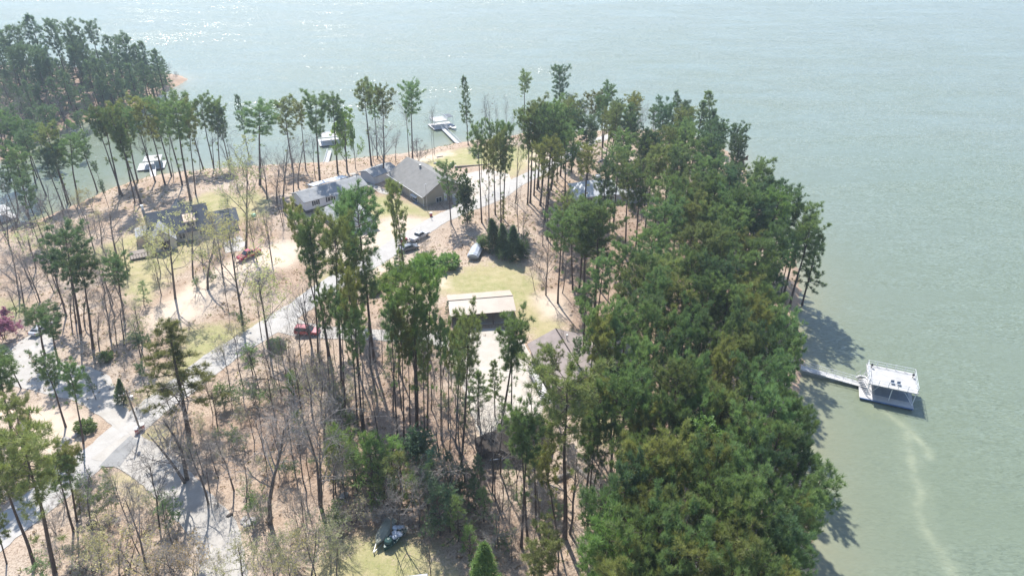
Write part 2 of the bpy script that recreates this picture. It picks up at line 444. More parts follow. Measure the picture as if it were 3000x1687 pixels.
def pad(name, px, mat, lift=.05, seed=2, ragged=.15, rings=9):
    pts = [G(*p) for p in px]; b = []
    rg = random.Random(seed)
    for k in range(len(pts)):
        a, c = pts[k], pts[(k + 1) % len(pts)]; n = max(1, int((c - a).length / .8))
        for i in range(n): q = a.lerp(c, i / n); b.append((q.x + rg.uniform(-ragged, ragged), q.y + rg.uniform(-ragged, ragged)))
    b = np.array(b); ce = b.mean(0); V = [ce + (b - ce) * (1 - r / rings) for r in range(rings)] + [ce[None, :]]
    V = np.concatenate(V); Zr = height(V) + lift; n = len(b); F = []
    for r in range(rings - 1):
        for j in range(n): q = (j + 1) % n; F.append((r * n + j, r * n + q, (r + 1) * n + q, (r + 1) * n + j))
    F += [((rings - 1) * n + j, (rings - 1) * n + (j + 1) % n, rings * n) for j in range(n)]
    me_ = bpy.data.meshes.new(name); me_.from_pydata([(x, y, z) for (x, y), z in zip(V, Zr)], [], F); me_.update(); me_.materials.append(mat)
    o = bpy.data.objects.new(name, me_); COL.objects.link(o); o['kind'] = 'structure'
    return o

M_ROAD = simple('worn_asphalt', (.46, .435, .40), .9, var=.24, scale=.5, col2=(.37, .345, .31), bump=.3)
M_DRIVE = simple('pale_concrete', (.47, .44, .395), .9, var=.24, scale=.45, col2=(.37, .335, .29), bump=.2)
M_GRAVEL = simple('pale_gravel', (.53, .49, .43), .95, var=.3, scale=.5, col2=(.44, .38, .31), bump=.5)
M_PATCH = simple('grey_asphalt_patch', (.30, .295, .285), .9, var=.15, scale=.5)
MAIN_ROAD = [(1800, 395), (1700, 430), (1640, 470), (1590, 498), (1514, 535), (1452, 575), (1359, 611), (1300, 637), (1268, 654), (1214, 687), (1164, 717),
             (1131, 738), (1090, 766), (1032, 797), (982, 828), (937, 855), (883, 896), (825, 931), (787, 958), (704, 1009), (646, 1046), (551, 1120),
             (476, 1174), (398, 1236), (330, 1296), (280, 1336), (220, 1385), (120, 1466), (0, 1562), (-90, 1640), (-220, 1760)]
road('road', MAIN_ROAD, [4, 4.4, 5, 5.2, 5.2, 5.4, 5.6, 5.8, 6, 6], M_ROAD)
road('driveway', [(840, 952), (880, 966), (965, 974), (1080, 980), (1180, 984), (1260, 990), (1330, 1000)], [5.2, 4.2, 3.7, 3.7, 4, 4.5], M_DRIVE, .068)
pad('parking_pad', [(1300, 975), (1400, 962), (1490, 966), (1530, 1000), (1560, 1050), (1590, 1130), (1590, 1210), (1530, 1240), (1450, 1285), (1412, 1285), (1372, 1190), (1345, 1090), (1310, 1020)], M_GRAVEL, .075)
road('gravel_track', [(330, 1300), (397, 1335), (455, 1373), (509, 1420), (571, 1487), (621, 1542), (646, 1605), (654, 1687), (662, 1780)], [7, 5.8, 5.6, 5.4, 5.4, 5.4, 6], M_DRIVE, .082, .3)
pad('asphalt_patch', [(382, 1276), (408, 1292), (352, 1366), (290, 1368), (330, 1325)], M_PATCH, .1, ragged=.05)
pad('side_driveway', [(-60, 1080), (0, 1046), (60, 1000), (128, 960), (150, 985), (118, 1040), (175, 1060), (262, 1075), (320, 1100), (355, 1165), (390, 1222), (350, 1262), (290, 1215), (210, 1170), (120, 1150), (40, 1130)], M_DRIVE, .056)
pad('concrete_yard', [(1318, 555), (1350, 512), (1430, 496), (1492, 512), (1500, 535), (1440, 572), (1390, 600), (1330, 600)], M_GRAVEL, .05)
road('footpath', [(1030, 508), (1052, 520), (1080, 540), (1110, 556), (1142, 566)], [1.6, 2.2, 2.4, 2.6], M_DRIVE, .05)
pad('garage_apron', [(650, 715), (700, 690), (722, 712), (712, 735), (660, 742)], M_DRIVE, .05)

# ------------------------------------------------------------------ buildings
M_SIDING = simple('cream_siding', (.62, .585, .53), .7, var=.08, scale=.6, streak=('Z', 5.5, .25))
M_WHITE = simple('white_siding', (.74, .74, .75), .7, var=.08, scale=.6, streak=('Z', 5.5, .2))
M_TAN = simple('tan_siding', (.40, .36, .29), .75, var=.08, scale=.6, streak=('Z', 5.5, .25))
M_SHGREY = simple('grey_shingles', (.36, .365, .36), .92, var=.18, scale=.8, bump=.5)
M_SHTAN = simple('weathered_shingles', (.26, .25, .23), .92, var=.15, scale=.7, bump=.5)
M_SHDARK = simple('slate_shingles', (.125, .142, .16), .85, var=.2, scale=.8, bump=.5)
M_SHBROWN = simple('brown_shingles', (.33, .275, .25), .92, var=.16, scale=.8, bump=.5)
M_SHBLACK = simple('dark_brown_shingles', (.045, .034, .026), .9, var=.2, scale=.8, bump=.5)
M_SHWHITE = simple('white_roof', (.62, .64, .66), .7, var=.1, scale=.5)
M_METALROOF = simple('beige_metal_roof', (.52, .425, .335), .5, var=.14, scale=.35, streak=('X', 1.9, .28), metal=.0)
M_WMETAL = simple('white_metal_roof', (.76, .79, .82), .5, var=.08, scale=.5, streak=('X', 2.2, .15))
M_TRIM = simple('white_trim', (.78, .77, .75), .6, var=.06)
M_SHUTTER = simple('dark_shutters', (.03, .033, .04), .6)
M_GLASS = simple('window_glass', (.05, .065, .075), .12, var=.1)
M_SKIRT = simple('dark_skirting', (.12, .11, .105), .85)
M_WOOD = simple('weathered_wood', (.30, .25, .21), .85, var=.2, scale=2)
M_DKWOOD = simple('dark_wood', (.09, .065, .05), .85, var=.2, scale=2)
M_PLY = simple('bare_plywood', (.72, .50, .32), .8, var=.12, scale=1)
M_PALEPLY = simple('pale_plywood', (.80, .60, .44), .8, var=.12, scale=1)  # a paler plywood, the wood's own colour
M_METAL = simple('galvanised_metal', (.48, .49, .50), .45, metal=.6, var=.1)
M_DECK = simple('grey_decking', (.60, .585, .57), .8, var=.14, scale=.8, streak=('X', 3.4, .18))
M_DECKTOP = simple('white_sundeck', (.50, .49, .47), .8, var=.16, scale=.7)
M_FLOAT = simple('black_floats', (.03, .035, .045), .6)
M_RAIL = simple('white_rail', (.72, .73, .75), .5, var=.05)
M_BLUEDK = simple('blue_grey_deck', (.22, .27, .34), .7, var=.15)
M_RUBBER = simple('tyre_rubber', (.025, .025, .027), .8)

def gable_walls(L, D, h, rise, axis='x'):
    m = MB()
    if axis == 'x':
        a, b, r = (0, 0), (0, D), (D / 2)
        e0 = [(0, 0, 0), (0, 0, h), (0, D / 2, h + rise), (0, D, h), (0, D, 0)]
        e1 = [(L, y, z) for _, y, z in e0]
    else:
        e0 = [(0, 0, 0), (0, 0, h), (L / 2, 0, h + rise), (L, 0, h), (L, 0, 0)]
        e1 = [(x, D, z) for x, _, z in e0]
    m.loft([e0, e1])
    return m

def gable_roof(L, D, h, rise, ov=.45, th=.16, axis='x', x0=0, y0=0):
    m = MB(); s = rise / ((D if axis == 'x' else L) / 2)
    if axis == 'x':
        zr = h + rise + .06; ze = h - ov * s + .06
        prof = lambda x: [(x, -ov, ze), (x, D / 2, zr), (x, D + ov, ze), (x, D + ov, ze - th), (x, D / 2, zr - th), (x, -ov, ze - th)]
        m.loft([[(p[0] + x0, p[1] + y0, p[2]) for p in prof(-ov)], [(p[0] + x0, p[1] + y0, p[2]) for p in prof(L + ov)]])
    else:
        zr = h + rise + .06; ze = h - ov * s + .06
        prof = lambda y: [(-ov, y, ze), (L / 2, y, zr), (L + ov, y, ze), (L + ov, y, ze - th), (L / 2, y, zr - th), (-ov, y, ze - th)]
        m.loft([[(p[0] + x0, p[1] + y0, p[2]) for p in prof(D + ov)], [(p[0] + x0, p[1] + y0, p[2]) for p in prof(-ov)]])
    return m

def hip_roof(L, D, h, rise, ov=.5, inset=None, th=.18):
    m = MB(); i = inset if inset is not None else D / 2
    z0 = h; a, b, c, d = (-ov, -ov, z0), (L + ov, -ov, z0), (L + ov, D + ov, z0), (-ov, D + ov, z0)
    e, f = (i, D / 2, h + rise), (L - i, D / 2, h + rise)
    m.v = [a, b, c, d, e, f] + [(p[0], p[1], p[2] - th) for p in (a, b, c, d)]
    m.f = [(0, 1, 5, 4), (1, 2, 5), (2, 3, 4, 5), (3, 0, 4), (0, 6, 7, 1), (1, 7, 8, 2), (2, 8, 9, 3), (3, 9, 6, 0), (9, 8, 7, 6)]
    return m

def window(root, side, u, z, w, h, L, D, shutters=True, frame=None):
    """a window on a wall: side 'front' (y=0), 'right' (x=L), 'left' (x=0)"""
    def place(m, du0, du1, z0, z1, d0, d1):
        if side == 'front': m.box(u + du0, u + du1, -d1, -d0, z0, z1)
        elif side == 'right': m.box(L + d0, L + d1, u + du0, u + du1, z0, z1)
        else: m.box(-d1, -d0, u + du0, u + du1, z0, z1)
    f = MB()
    for a in ((-w / 2 - .09, -w / 2, z - .09, z + h + .09), (w / 2, w / 2 + .09, z - .09, z + h + .09), (-w / 2, w / 2, z + h, z + h + .09), (-w / 2, w / 2, z - .09, z), (-.035, .035, z, z + h)):
        place(f, *a, .003, .06)
    g = MB(); place(g, -w / 2, w / 2, z, z + h, .002, .03)
    o = g.build('window', M_GLASS, root); f.build('frame', frame or M_TRIM, o)
    if shutters:
        for s in (-1, 1):
            m = MB(); c = s * (w / 2 + .30); place(m, c - .19, c + .19, z - .08, z + h + .08, .003, .05); m.build('shutter', M_SHUTTER, o)
    return o

def door(root, side, u, w, h, L, D, mat, z=0):
    m = MB(); k = MB()
    if side == 'front': m.box(u - w / 2, u + w / 2, -.05, -.004, z, z + h); k.box(u + w / 2 - .15, u + w / 2 - .09, -.09, -.052, z + h * .45, z + h * .5)
    elif side == 'right': m.box(L + .004, L + .05, u - w / 2, u + w / 2, z, z + h); k.box(L + .052, L + .09, u + w / 2 - .15, u + w / 2 - .09, z + h * .45, z + h * .5)
    else: m.box(-.05, -.004, u - w / 2, u + w / 2, z, z + h); k.box(-.09, -.052, u + w / 2 - .15, u + w / 2 - .09, z + h * .45, z + h * .5)
    o = m.build('door', mat, root); k.build('handle', M_METAL, o); return o

def base_at(a, b):
    A, B = G(*a), G(*b); d = B - A
    return A, math.atan2(d.y, d.x), math.hypot(d.x, d.y)

# --- long white mobile home
A, ang, L = base_at((898, 626), (1077, 577)); D = 7.6
mh = thing('mobile_home', 'long white mobile home with grey roof and dark shutters', 'house', (A.x, A.y, A.z - .1), ang)
zf = .9; o = gable_walls(L, D, 2.5, 1.35)
for i, v in enumerate(o.v): o.v[i] = (v[0], v[1], v[2] + zf)
o.build('wall', M_WHITE, mh)
box('skirting', M_SKIRT, mh, .06, L - .06, .06, D - .06, -.4, zf - .004)
o = gable_roof(L, D, 2.5, 1.35, .4)
o.v = [(x, y, z + zf) for x, y, z in o.v]; o.build('roof', M_SHGREY, mh)
for u, w in ((3.0, 1.1), (7.2, 1.6), (11.6, 1.2), (16.2, 1.4)): window(mh, 'front', u, zf + .85, w, 1.15, L, D)
window(mh, 'front', 13.6, zf + 1.3, .8, .7, L, D, False)
door(mh, 'front', 9.3, .95, 2.0, L, D, simple('pale_blue_door', (.45, .62, .68), .5), zf)
o = gable_roof(4.2, 1.2, 0, 0.0); pr = MB()
pr.slab([(7.6, -1.3, zf + 2.35), (11.0, -1.3, zf + 2.35), (11.0, 0.1, zf + 2.75), (7.6, .1, zf + 2.75)], .1); pr.build('porch_roof', M_SHGREY, mh)
st = MB(); st.box(L + .02, L + 2.6, 1.2, 4.6, zf - .15, zf)
for q in range(4): st.box(L + 2.6 + q * .3, L + 2.9 + q * .3, 1.6, 2.9, zf - .34 - q * .2, zf - .2 - q * .2)
dk = st.build('deck', M_DKWOOD, mh)
ra = MB()
for x in (L + .1, L + 1.3, L + 2.5): ra.box(x - .05, x + .05, 1.2, 1.3, zf, zf + 1.0); ra.box(x - .05, x + .05, 4.5, 4.6, zf, zf + 1.0)
ra.box(L + .1, L + 2.5, 1.22, 1.28, zf + .9, zf + 1.0); ra.box(L + .1, L + 2.5, 4.52, 4.58, zf + .9, zf + 1.0)
for q in range(10): ra.box(L + .2 + q * .23, L + .25 + q * .23, 1.23, 1.27, zf + .1, zf + .9)
ra.build('railing', M_DKWOOD, dk)
pt = MB(); pt.slab([(6.5, D + .5, 3.55), (17.2, D + .5, 3.55), (17.2, D + 4.4, 2.85), (6.5, D + 4.4, 2.85)], .09); pr = pt.build('patio_roof', M_WMETAL, mh)
ps = MB()
for x in (6.8, 10.2, 13.5, 16.9): ps.box(x - .05, x + .05, D + 4.1, D + 4.2, 0, 2.78)
ps.build('post', M_TRIM, pr)

# --- tan house with the big gable roof
A, ang, L = base_at((1143, 544), (1243, 605)); D = 12.5
th_ = thing('tan_house', 'tan house with tall weathered grey gable roof and white eave line', 'house', (A.x, A.y, A.z - .1), ang)
gable_walls(L, D, 3.7, 3.5).build('wall', M_TAN, th_)
rf = gable_roof(L, D, 3.7, 3.5, .5).build('roof', M_SHTAN, th_)
gt = MB(); gt.tube([(-.5, -.62, 3.5), (L + .5, -.62, 3.5)], .07, 6); gt.build('gutter', M_TRIM, rf)
for y in (-.06,):
    for x in (.12, L * .62, L - .12): MB().box(x - .05, x + .05, -.13, -.02, 0, 3.4).build('downpipe', M_TRIM, th_)
aw = MB(); aw.slab([(L - 6.4, -.06, 2.35), (L - 3.4, -.06, 2.35), (L - 3.4, -.75, 2.1), (L - 6.4, -.75, 2.1)], .06); aw.build('awning', M_TRIM, th_)
window(th_, 'front', L - 4.9, .8, 2.2, 1.1, L, D, False); window(th_, 'front', 4, 1, 1.1, 1.1, L, D, False)
door(th_, 'right', 9.2, 1, 2.1, L, D, M_TRIM); window(th_, 'right', 4.5, 1, 1.6, 1.2, L, D, False)
MB().box(8.2, 8.7, D / 2 - .9, D / 2 - .4, 6.6, 7.7).build('vent', M_METAL, rf)
ac = thing('air_conditioner', 'grey air conditioning unit beside the tan house wall', 'air conditioner', th_.matrix_basis @ Vector((8.4, -1.1, .05)), ang)
MB().box(-.5, .5, -.5, .5, .08, 1.05).build('cabinet', M_METAL, ac, .04)
fg = MB().lathe([(.36, 1.06), (.36, 1.1)], n=16); fg.build('fan_grille', M_SHUTTER, ac); MB().box(-.6, .6, -.6, .6, -.1, .078).build('base', M_DRIVE, ac)
bn = thing('storage_bench', 'low dark blue storage box against the tan house wall', 'storage box', th_.matrix_basis @ Vector((L - 3.2, -.75, .05)), ang)
MB().box(-1.1, 1.1, -.4, .4, 0, .6).build('body', M_BLUEDK, bn, .03); MB().box(-1.14, 1.14, -.44, .44, .604, .68).build('lid', M_BLUEDK, bn, .02)
# white container at its gable end
A2, ang2, L2 = base_at((1250, 596), (1305, 588))
cn = thing('storage_shed', 'flat-roofed white metal storage shed at the tan house gable end', 'shed', (A2.x, A2.y, A2.z - .05), ang2)
MB().box(0, 5.6, 0, 2.3, 0, 2.3).build('wall', M_WHITE, cn, .03); MB().box(-.1, 5.7, -.1, 2.4, 2.304, 2.42).build('roof', M_TRIM, cn)
door(cn, 'left', 1.15, 1.9, 2.0, 5.6, 2.3, M_TRIM); door(cn, 'front', 2.8, .9, 1.9, 5.6, 2.3, M_TRIM)

# --- small grey shed behind the tan house
A, ang, L = base_at((1098, 540), (1138, 525)); L = 8.5; D = 6.0
gs = thing('grey_shed', 'low grey shed with pale wall left of the tan house', 'shed', (A.x, A.y, A.z - .1), ang)
gable_walls(L, D, 2.5, 1.0).build('wall', M_WHITE, gs); gable_roof(L, D, 2.5, 1.0, .4).build('roof', M_SHGREY, gs)
door(gs, 'front', 2, 1.1, 2, L, D, M_TRIM); window(gs, 'front', 5.6, 1.0, 1.1, .9, L, D, False)

# --- grey garage in front of the mobile home
A, ang, L = base_at((948, 640), (1008, 690)); D = 8.6
gg = thing('grey_garage', 'grey hip-roofed garage in front of the white mobile home', 'garage', (A.x, A.y, A.z - .1), ang)
gable_walls(L, D, 2.6, .02).build('wall', M_WHITE, gg)
rf = hip_roof(L, D, 2.62, 2.3, .5, 2.2).build('roof', M_SHGREY, gg)
for x, y, z in ((5.2, 1.6, 3.7), (6.6, 1.2, 3.5)): MB().lathe([(.09, 0), (.09, .5), (.16, .52), (.16, .6)], (x, y, z - .3), 8).build('vent', M_SHUTTER, rf)
gd = door(gg, 'right', 4.3, 4.8, 2.3, L, D, M_TRIM); window(gg, 'front', 6, 1, 1.0, .9, L, D, False)

# --- slate roofed house on the left
A, ang, L = base_at((458, 722), (578, 700)); L = 12.5; D = 9.5
lh = thing('slate_roof_house', 'cream house with dark slate-blue roof, plywood dormer and white chimney', 'house', (A.x, A.y, A.z - .15), ang)
gable_walls(L, D, 2.9, 4.0).build('wall', M_SIDING, lh); rf = gable_roof(L, D, 2.9, 4.0, .5).build('roof', M_SHDARK, lh)
cg = gable_walls(5, 3.6, 2.8, 2.6, 'y'); cg.v = [(x - .6, y - 3.2, z) for x, y, z in cg.v]; cg.build('porch_gable', M_SIDING, lh)
MB().box(.9, 3.1, -3.25, -3.205, .3, 2.4).build('porch_opening', M_DKWOOD, lh)
cr = gable_roof(5, 6.4, 2.8, 2.6, .35, .15, 'y', -.6, -3.2); pg = cr.build('porch_roof', M_SHGREY, lh)
bk = gable_roof(5.5, 6.0, 2.9, 3.6, .4, .15, 'y', 4.0, 6.0); bk.build('rear_gable_roof', M_SHDARK, lh)
bw = gable_walls(5.5, 5.6, 2.9, 3.5, 'y'); bw.v = [(x + 4.0, y + 6.2, z) for x, y, z in bw.v]; bw.build('rear_wing', M_SIDING, lh)
dm = MB(); dm.loft([[(7.3, .2, 3.0), (7.3, .2, 4.9), (7.3, 2.9, 5.5), (7.3, 2.9, 4.0)], [(9.6, .2, 3.0), (9.6, .2, 4.9), (9.6, 2.9, 5.5), (9.6, 2.9, 4.0)]]); d_ = dm.build('dormer', M_SIDING, lh)
dr = MB(); dr.slab([(7.1, -.1, 4.98), (9.8, -.1, 4.98), (9.8, 3.0, 5.72), (7.1, 3.0, 5.72)], .08); dr.build('dormer_roof', M_PALEPLY, d_)
MB().box(7.7, 9.2, .13, .196, 3.6, 4.6).build('window', M_GLASS, d_)
ch = MB().lathe([(.42, 0), (.42, 2.3), (.5, 2.32), (.5, 2.6)], (-.75, D / 2 + .3, 5.2), 10); ch = MB().box(-1.1, -.52, D / 2, D / 2 + .7, 0, 7.9).build('chimney', M_SHGREY, lh)
MB().lathe([(.26, 0), (.26, .8), (.36, .82), (.36, 1.05)], (-.8, D / 2 + .35, 7.9), 10).build('chimney_cap', M_TRIM, ch)
wg = gable_walls(6.5, 6.5, 2.6, 1.9); wg.v = [(x + L + .01, y + 1.2, z) for x, y, z in wg.v]; wg.build('garage_wing', M_SIDING, lh)
wr = gable_roof(6.2, 6.5, 2.6, 1.9, .35, .15, 'x', L + .4, 1.2); wr.build('wing_roof', M_SHDARK, lh)
sp = MB(); sp.slab([(-3.8, 1.0, 2.7), (-.05, 1.0, 3.3), (-.05, 7.0, 3.3), (-3.8, 7.0, 2.7)], .12); sp.build('lean_to_roof', M_SHGREY, lh)
MB().box(-3.7, -.05, 1.15, 6.85, 0, 2.55).build('lean_to_wall', M_PALEPLY, lh)
window(lh, 'front', 6.0, .9, 1.3, 1.2, L, D, False); window(lh, 'front', 10.6, .9, 1.3, 1.2, L, D, False)
MB().box(L + 1.2, L + 5.4, 1.14, 1.196, .1, 2.3).build('garage_door', M_TRIM, lh)
fd = MB().box(-5.6, -.7, -5.6, -1.2, .5, .68).build('deck', M_WOOD, lh)
rl = MB()
for q in range(9): rl.box(-5.55 + q * .6, -5.47 + q * .6, -5.58, -5.5, .68, 1.6)
rl.box(-5.55, -.7, -5.58, -5.5, 1.6, 1.68); rl.box(-5.6, -5.52, -5.58, -1.2, 1.6, 1.68); rl.build('railing', M_DKWOOD, fd)

# --- beige metal carport
cx, cy, ang, L, D = -11.6, 110.0, R(9), 12.2, 7.3
cp = thing('carport', 'open beige metal-roofed carport on the lawn', 'carport', (cx, cy, hgt(cx, cy)), ang)
h, rise = 2.75, .95
roof = gable_roof(L, D, h, rise, .3, .09)
rf = roof.build('roof', M_METALROOF, cp)
MB().tube([(-.3, D / 2, h + rise + .09), (L + .3, D / 2, h + rise + .09)], .09, 6).build('ridge_cap', M_METALROOF, rf)
for x in (.1, L * .33, L * .66, L - .1):
    MB().box(x - .08, x + .08, .02, .18, -.2, h - .06).build('post', M_DKWOOD, cp)
for x in (L * .33, L * .66): MB().box(x - .08, x + .08, D - .2, D - .06, -.2, h - .06).build('post', M_DKWOOD, cp)
MB().box(.1, L - .1, D - .05, D + .01, 0, h - .05).build('rear_wall', M_WOOD, cp)
MB().box(0, .06, .2, D - .06, 0, h - .05).build('side_wall', M_SIDING, cp)
MB().box(.02, L - .02, .05, D - .1, -.3, .09).build('floor_slab', M_DRIVE, cp)
tl = thing('tool_cabinet', 'pale upright cabinet inside the right end of the carport', 'cabinet', cp.matrix_basis @ Vector((L - 1.0, 1.6, .09)), ang)
MB().box(-.4, .4, -.5, .5, 0, 1.9).build('body', M_TRIM, tl, .04); MB().box(-.36, -.02, -.53, -.504, .1, 1.8).build('door', M_TRIM, tl); MB().box(.02, .36, -.53, -.504, .1, 1.8).build('door', M_TRIM, tl)
wk = thing('workbench', 'dark workbench at the back of the beige carport', 'workbench', cp.matrix_basis @ Vector((8.3, D - .8, .09)), ang)
MB().box(-1.6, 1.6, -.4, .4, .82, .9).build('bench_top', M_WOOD, wk)
for sx in (-1.5, 1.5):
    for sy in (-.33, .33): MB().box(sx - .05, sx + .05, sy - .05, sy + .05, 0, .816).build('leg', M_DKWOOD, wk)

# --- brown roofed house
A, ang, L = base_at((1556, 1045), (1604, 1138)); L = 13; D = 9.5
bh = thing('brown_roof_house', 'house with faded brown gable roof between the pines', 'house', (A.x, A.y, A.z - .1), ang)
gable_walls(L, D, 2.9, 2.1).build('wall', M_WOOD, bh); rf = gable_roof(L, D, 2.9, 2.1, .6).build('roof', M_SHBROWN, bh)
MB().tube([(-.5, D / 2, 5.12), (L + .6, D / 2, 5.12)], .1, 5).build('ridge_cap', M_SHBLACK, rf)
MB().lathe([(.1, 0), (.1, .9), (.2, .95), (.2, 1.1)], (2.6, D / 2 + 1.0, 4.5), 8).build('vent_pipe', M_TRIM, rf)
wg = gable_walls(6.5, 8.5, 2.6, 1.4, 'y'); wg.v = [(x + 2.0, y + D - 1.0, z) for x, y, z in wg.v]; wg.build('side_wing', M_WOOD, bh)
wr = gable_roof(6.5, 8.2, 2.6, 1.4, .5, .15, 'y', 2.0, D - .7); wr.build('wing_roof', M_SHBROWN, bh)
dk = MB().box(8.6, 12.6, D + .02, D + 9, .9, 1.06).build('deck', M_DKWOOD, bh)
rl = MB()
for q in range(12): rl.box(12.5, 12.6, D + .1 + q * .8, D + .18 + q * .8, 1.06, 2.0)
rl.box(12.48, 12.62, D + .05, D + 9, 2.0, 2.09); rl.build('railing', M_DECK, dk)
ru = MB(); ru.box(4.5, 12, -2.1, -.7, .85, .98); rp = ru.build('ramp', M_DECK, bh)
rr = MB()
for q in range(8): rr.box(4.6 + q, 4.68 + q, -2.1, -2.02, .98, 1.9)
rr.box(4.5, 12, -2.1, -2.02, 1.9, 1.98); rr.build('railing', M_DKWOOD, rp)
for k in range(4): MB().box(12 + k * .35, 12.35 + k * .35, -2.3, -.6, .70 - k * .2, .84 - k * .2).build('step', M_DECK, rp)
window(bh, 'right', 3, 1, 1.4, 1.1, L, D, False); window(bh, 'front', 4, 1, 1.2, 1.1, L, D, False); door(bh, 'front', 8, .95, 2.0, L, D, M_TRIM)

# --- dark cabin hidden in the trees
c = G(1532, 1300)
db = thing('dark_cabin', 'dark brown round-roofed cabin with side lean-to among tree trunks', 'cabin', (c.x, c.y, c.z - .1), R(12))
MB().lathe([(3.6, 0), (3.6, 2.3)], n=8).build('wall', M_DKWOOD, db)
m = MB().lathe([(4.45, 2.0), (4.5, 2.12), (3.0, 3.3), (1.2, 4.2), (.25, 4.6)], n=8); rf = m.build('roof', M_SHBLACK, db)
lt = MB(); lt.slab([(-7.4, -2.2, 1.9), (-3.3, -3.1, 2.3), (-3.3, 1.6, 2.5), (-7.4, .8, 2.0)], .14); lt.build('lean_to_roof', M_SHBLACK, db)
lp = MB().box(-7.2, -3.5, -2.0, .7, .2, .36).build('porch_floor', M_DKWOOD, db)
for x, y in ((-7.1, -1.9), (-7.1, .6), (-5.2, -2.3)): MB().box(x - .07, x + .07, y - .07, y + .07, .36, 1.85).build('post', M_DKWOOD, lp)
MB().box(-5.9, -2.9, -3.55, -3.4, 1.2, 1.3).build('railing', M_BLUEDK, db)
MB().box(-.6, .6, -3.42, -3.36, 0.1, 1.95).build('door', M_WOOD, db)

# --- white roofed house in the right woods
A, ang, L = base_at((1695, 604), (1790, 594)); L = 12; D = 9
wh = thing('white_roof_house', 'house with pale white hip roof inside the right-hand woods', 'house', (A.x, A.y, A.z - .1), ang)
gable_walls(L, D, 2.7, .02).build('wall', M_WHITE, wh); rf = hip_roof(L, D, 2.72, 2.6, .5, 3.2).build('roof', M_SHWHITE, wh)
MB().box(6.2, 7.4, D / 2 + .2, D / 2 + 1.5, 3.8, 6.3).build('chimney', M_TRIM, rf)
window(wh, 'front', 3, .9, 1.4, 1.2, L, D, False); window(wh, 'front', 8.5, .9, 1.4, 1.2, L, D, False); door(wh, 'front', 5.8, 1, 2, L, D, M_SHUTTER)
an = hip_roof(5.5, 5, 2.3, 1.3, .4, 2.0); an.v = [(x + L + 1, y - 1.5, z) for x, y, z in an.v]; an.build('annex_roof', M_SHGREY, wh)
MB().box(L + 1, L + 6.5, -1.5, 3.5, 0, 2.12).build('annex_wall', M_WHITE, wh)

# --- half built shed at the left edge
A, ang, L = base_at((-60, 1300), (38, 1290)); 
ls = thing('plywood_shed', 'pale plywood shed cut off by the left picture edge', 'shed', (A.x, A.y, A.z - .05), ang)
gable_walls(5.4, 5, 2.2, 1.0).build('wall', M_PALEPLY, ls); gable_roof(5.4, 5, 2.2, 1.0, .3).build('roof', M_PALEPLY, ls)
window(ls, 'front', 3.6, .8, 1.0, .9, 5.4, 5, False); door(ls, 'right', 2.5, .9, 1.9, 5.4, 5, M_TRIM)

# --- canopy just inside the bottom edge
c = G(1218, 1746)
ct = thing('canopy_tent', 'blue and white canopy top at the bottom picture edge', 'canopy tent', (c.x, c.y, c.z), R(8))
t = MB(); t.v = [(-1.5, -1.5, 1.9), (1.5, -1.5, 1.9), (1.5, 1.5, 1.9), (-1.5, 1.5, 1.9), (0, 0, 2.7), (-1.5, -1.5, 1.82), (1.5, -1.5, 1.82), (1.5, 1.5, 1.82), (-1.5, 1.5, 1.82), (0, 0, 2.6)]
t.f = [(0, 1, 4), (1, 2, 4), (2, 3, 4), (3, 0, 4), (6, 5, 9), (7, 6, 9), (8, 7, 9), (5, 8, 9), (0, 5, 6, 1), (1, 6, 7, 2), (2, 7, 8, 3), (3, 8, 5, 0)]
t.build('canopy', M_TRIM, ct)
v = MB()
for a in ((-1.52, 1.52, -1.54, -1.505), (-1.52, 1.52, 1.505, 1.54)): v.box(a[0], a[1], a[2], a[3], 1.62, 1.9)
v.box(-1.54, -1.505, -1.5, 1.5, 1.62, 1.9); v.box(1.505, 1.54, -1.5, 1.5, 1.62, 1.9); v.build('valance', simple('blue_canvas', (.10, .26, .62), .7), ct)
for sx in (-1.42, 1.42):
    for sy in (-1.42, 1.42): MB().box(sx - .03, sx + .03, sy - .03, sy + .03, 0, 1.8).build('leg', M_METAL, ct)

# ------------------------------------------------------------------ docks
def rail(m, pts, h=1.0, step=1.5, z=0, r=.035):
    """posts and two rails along a polyline"""
    for a, b in zip(pts[:-1], pts[1:]):
        a = Vector((*a, z)); b = Vector((*b, z)); n = max(1, round((b - a).length / step))
        for i in range(n + 1):
            p = a.lerp(b, i / n); m.box(p.x - r, p.x + r, p.y - r, p.y + r, z, z + h)
        for hh in (h, h * .5): m.tube([a + Vector((0, 0, hh)), b + Vector((0, 0, hh))], r, 4)

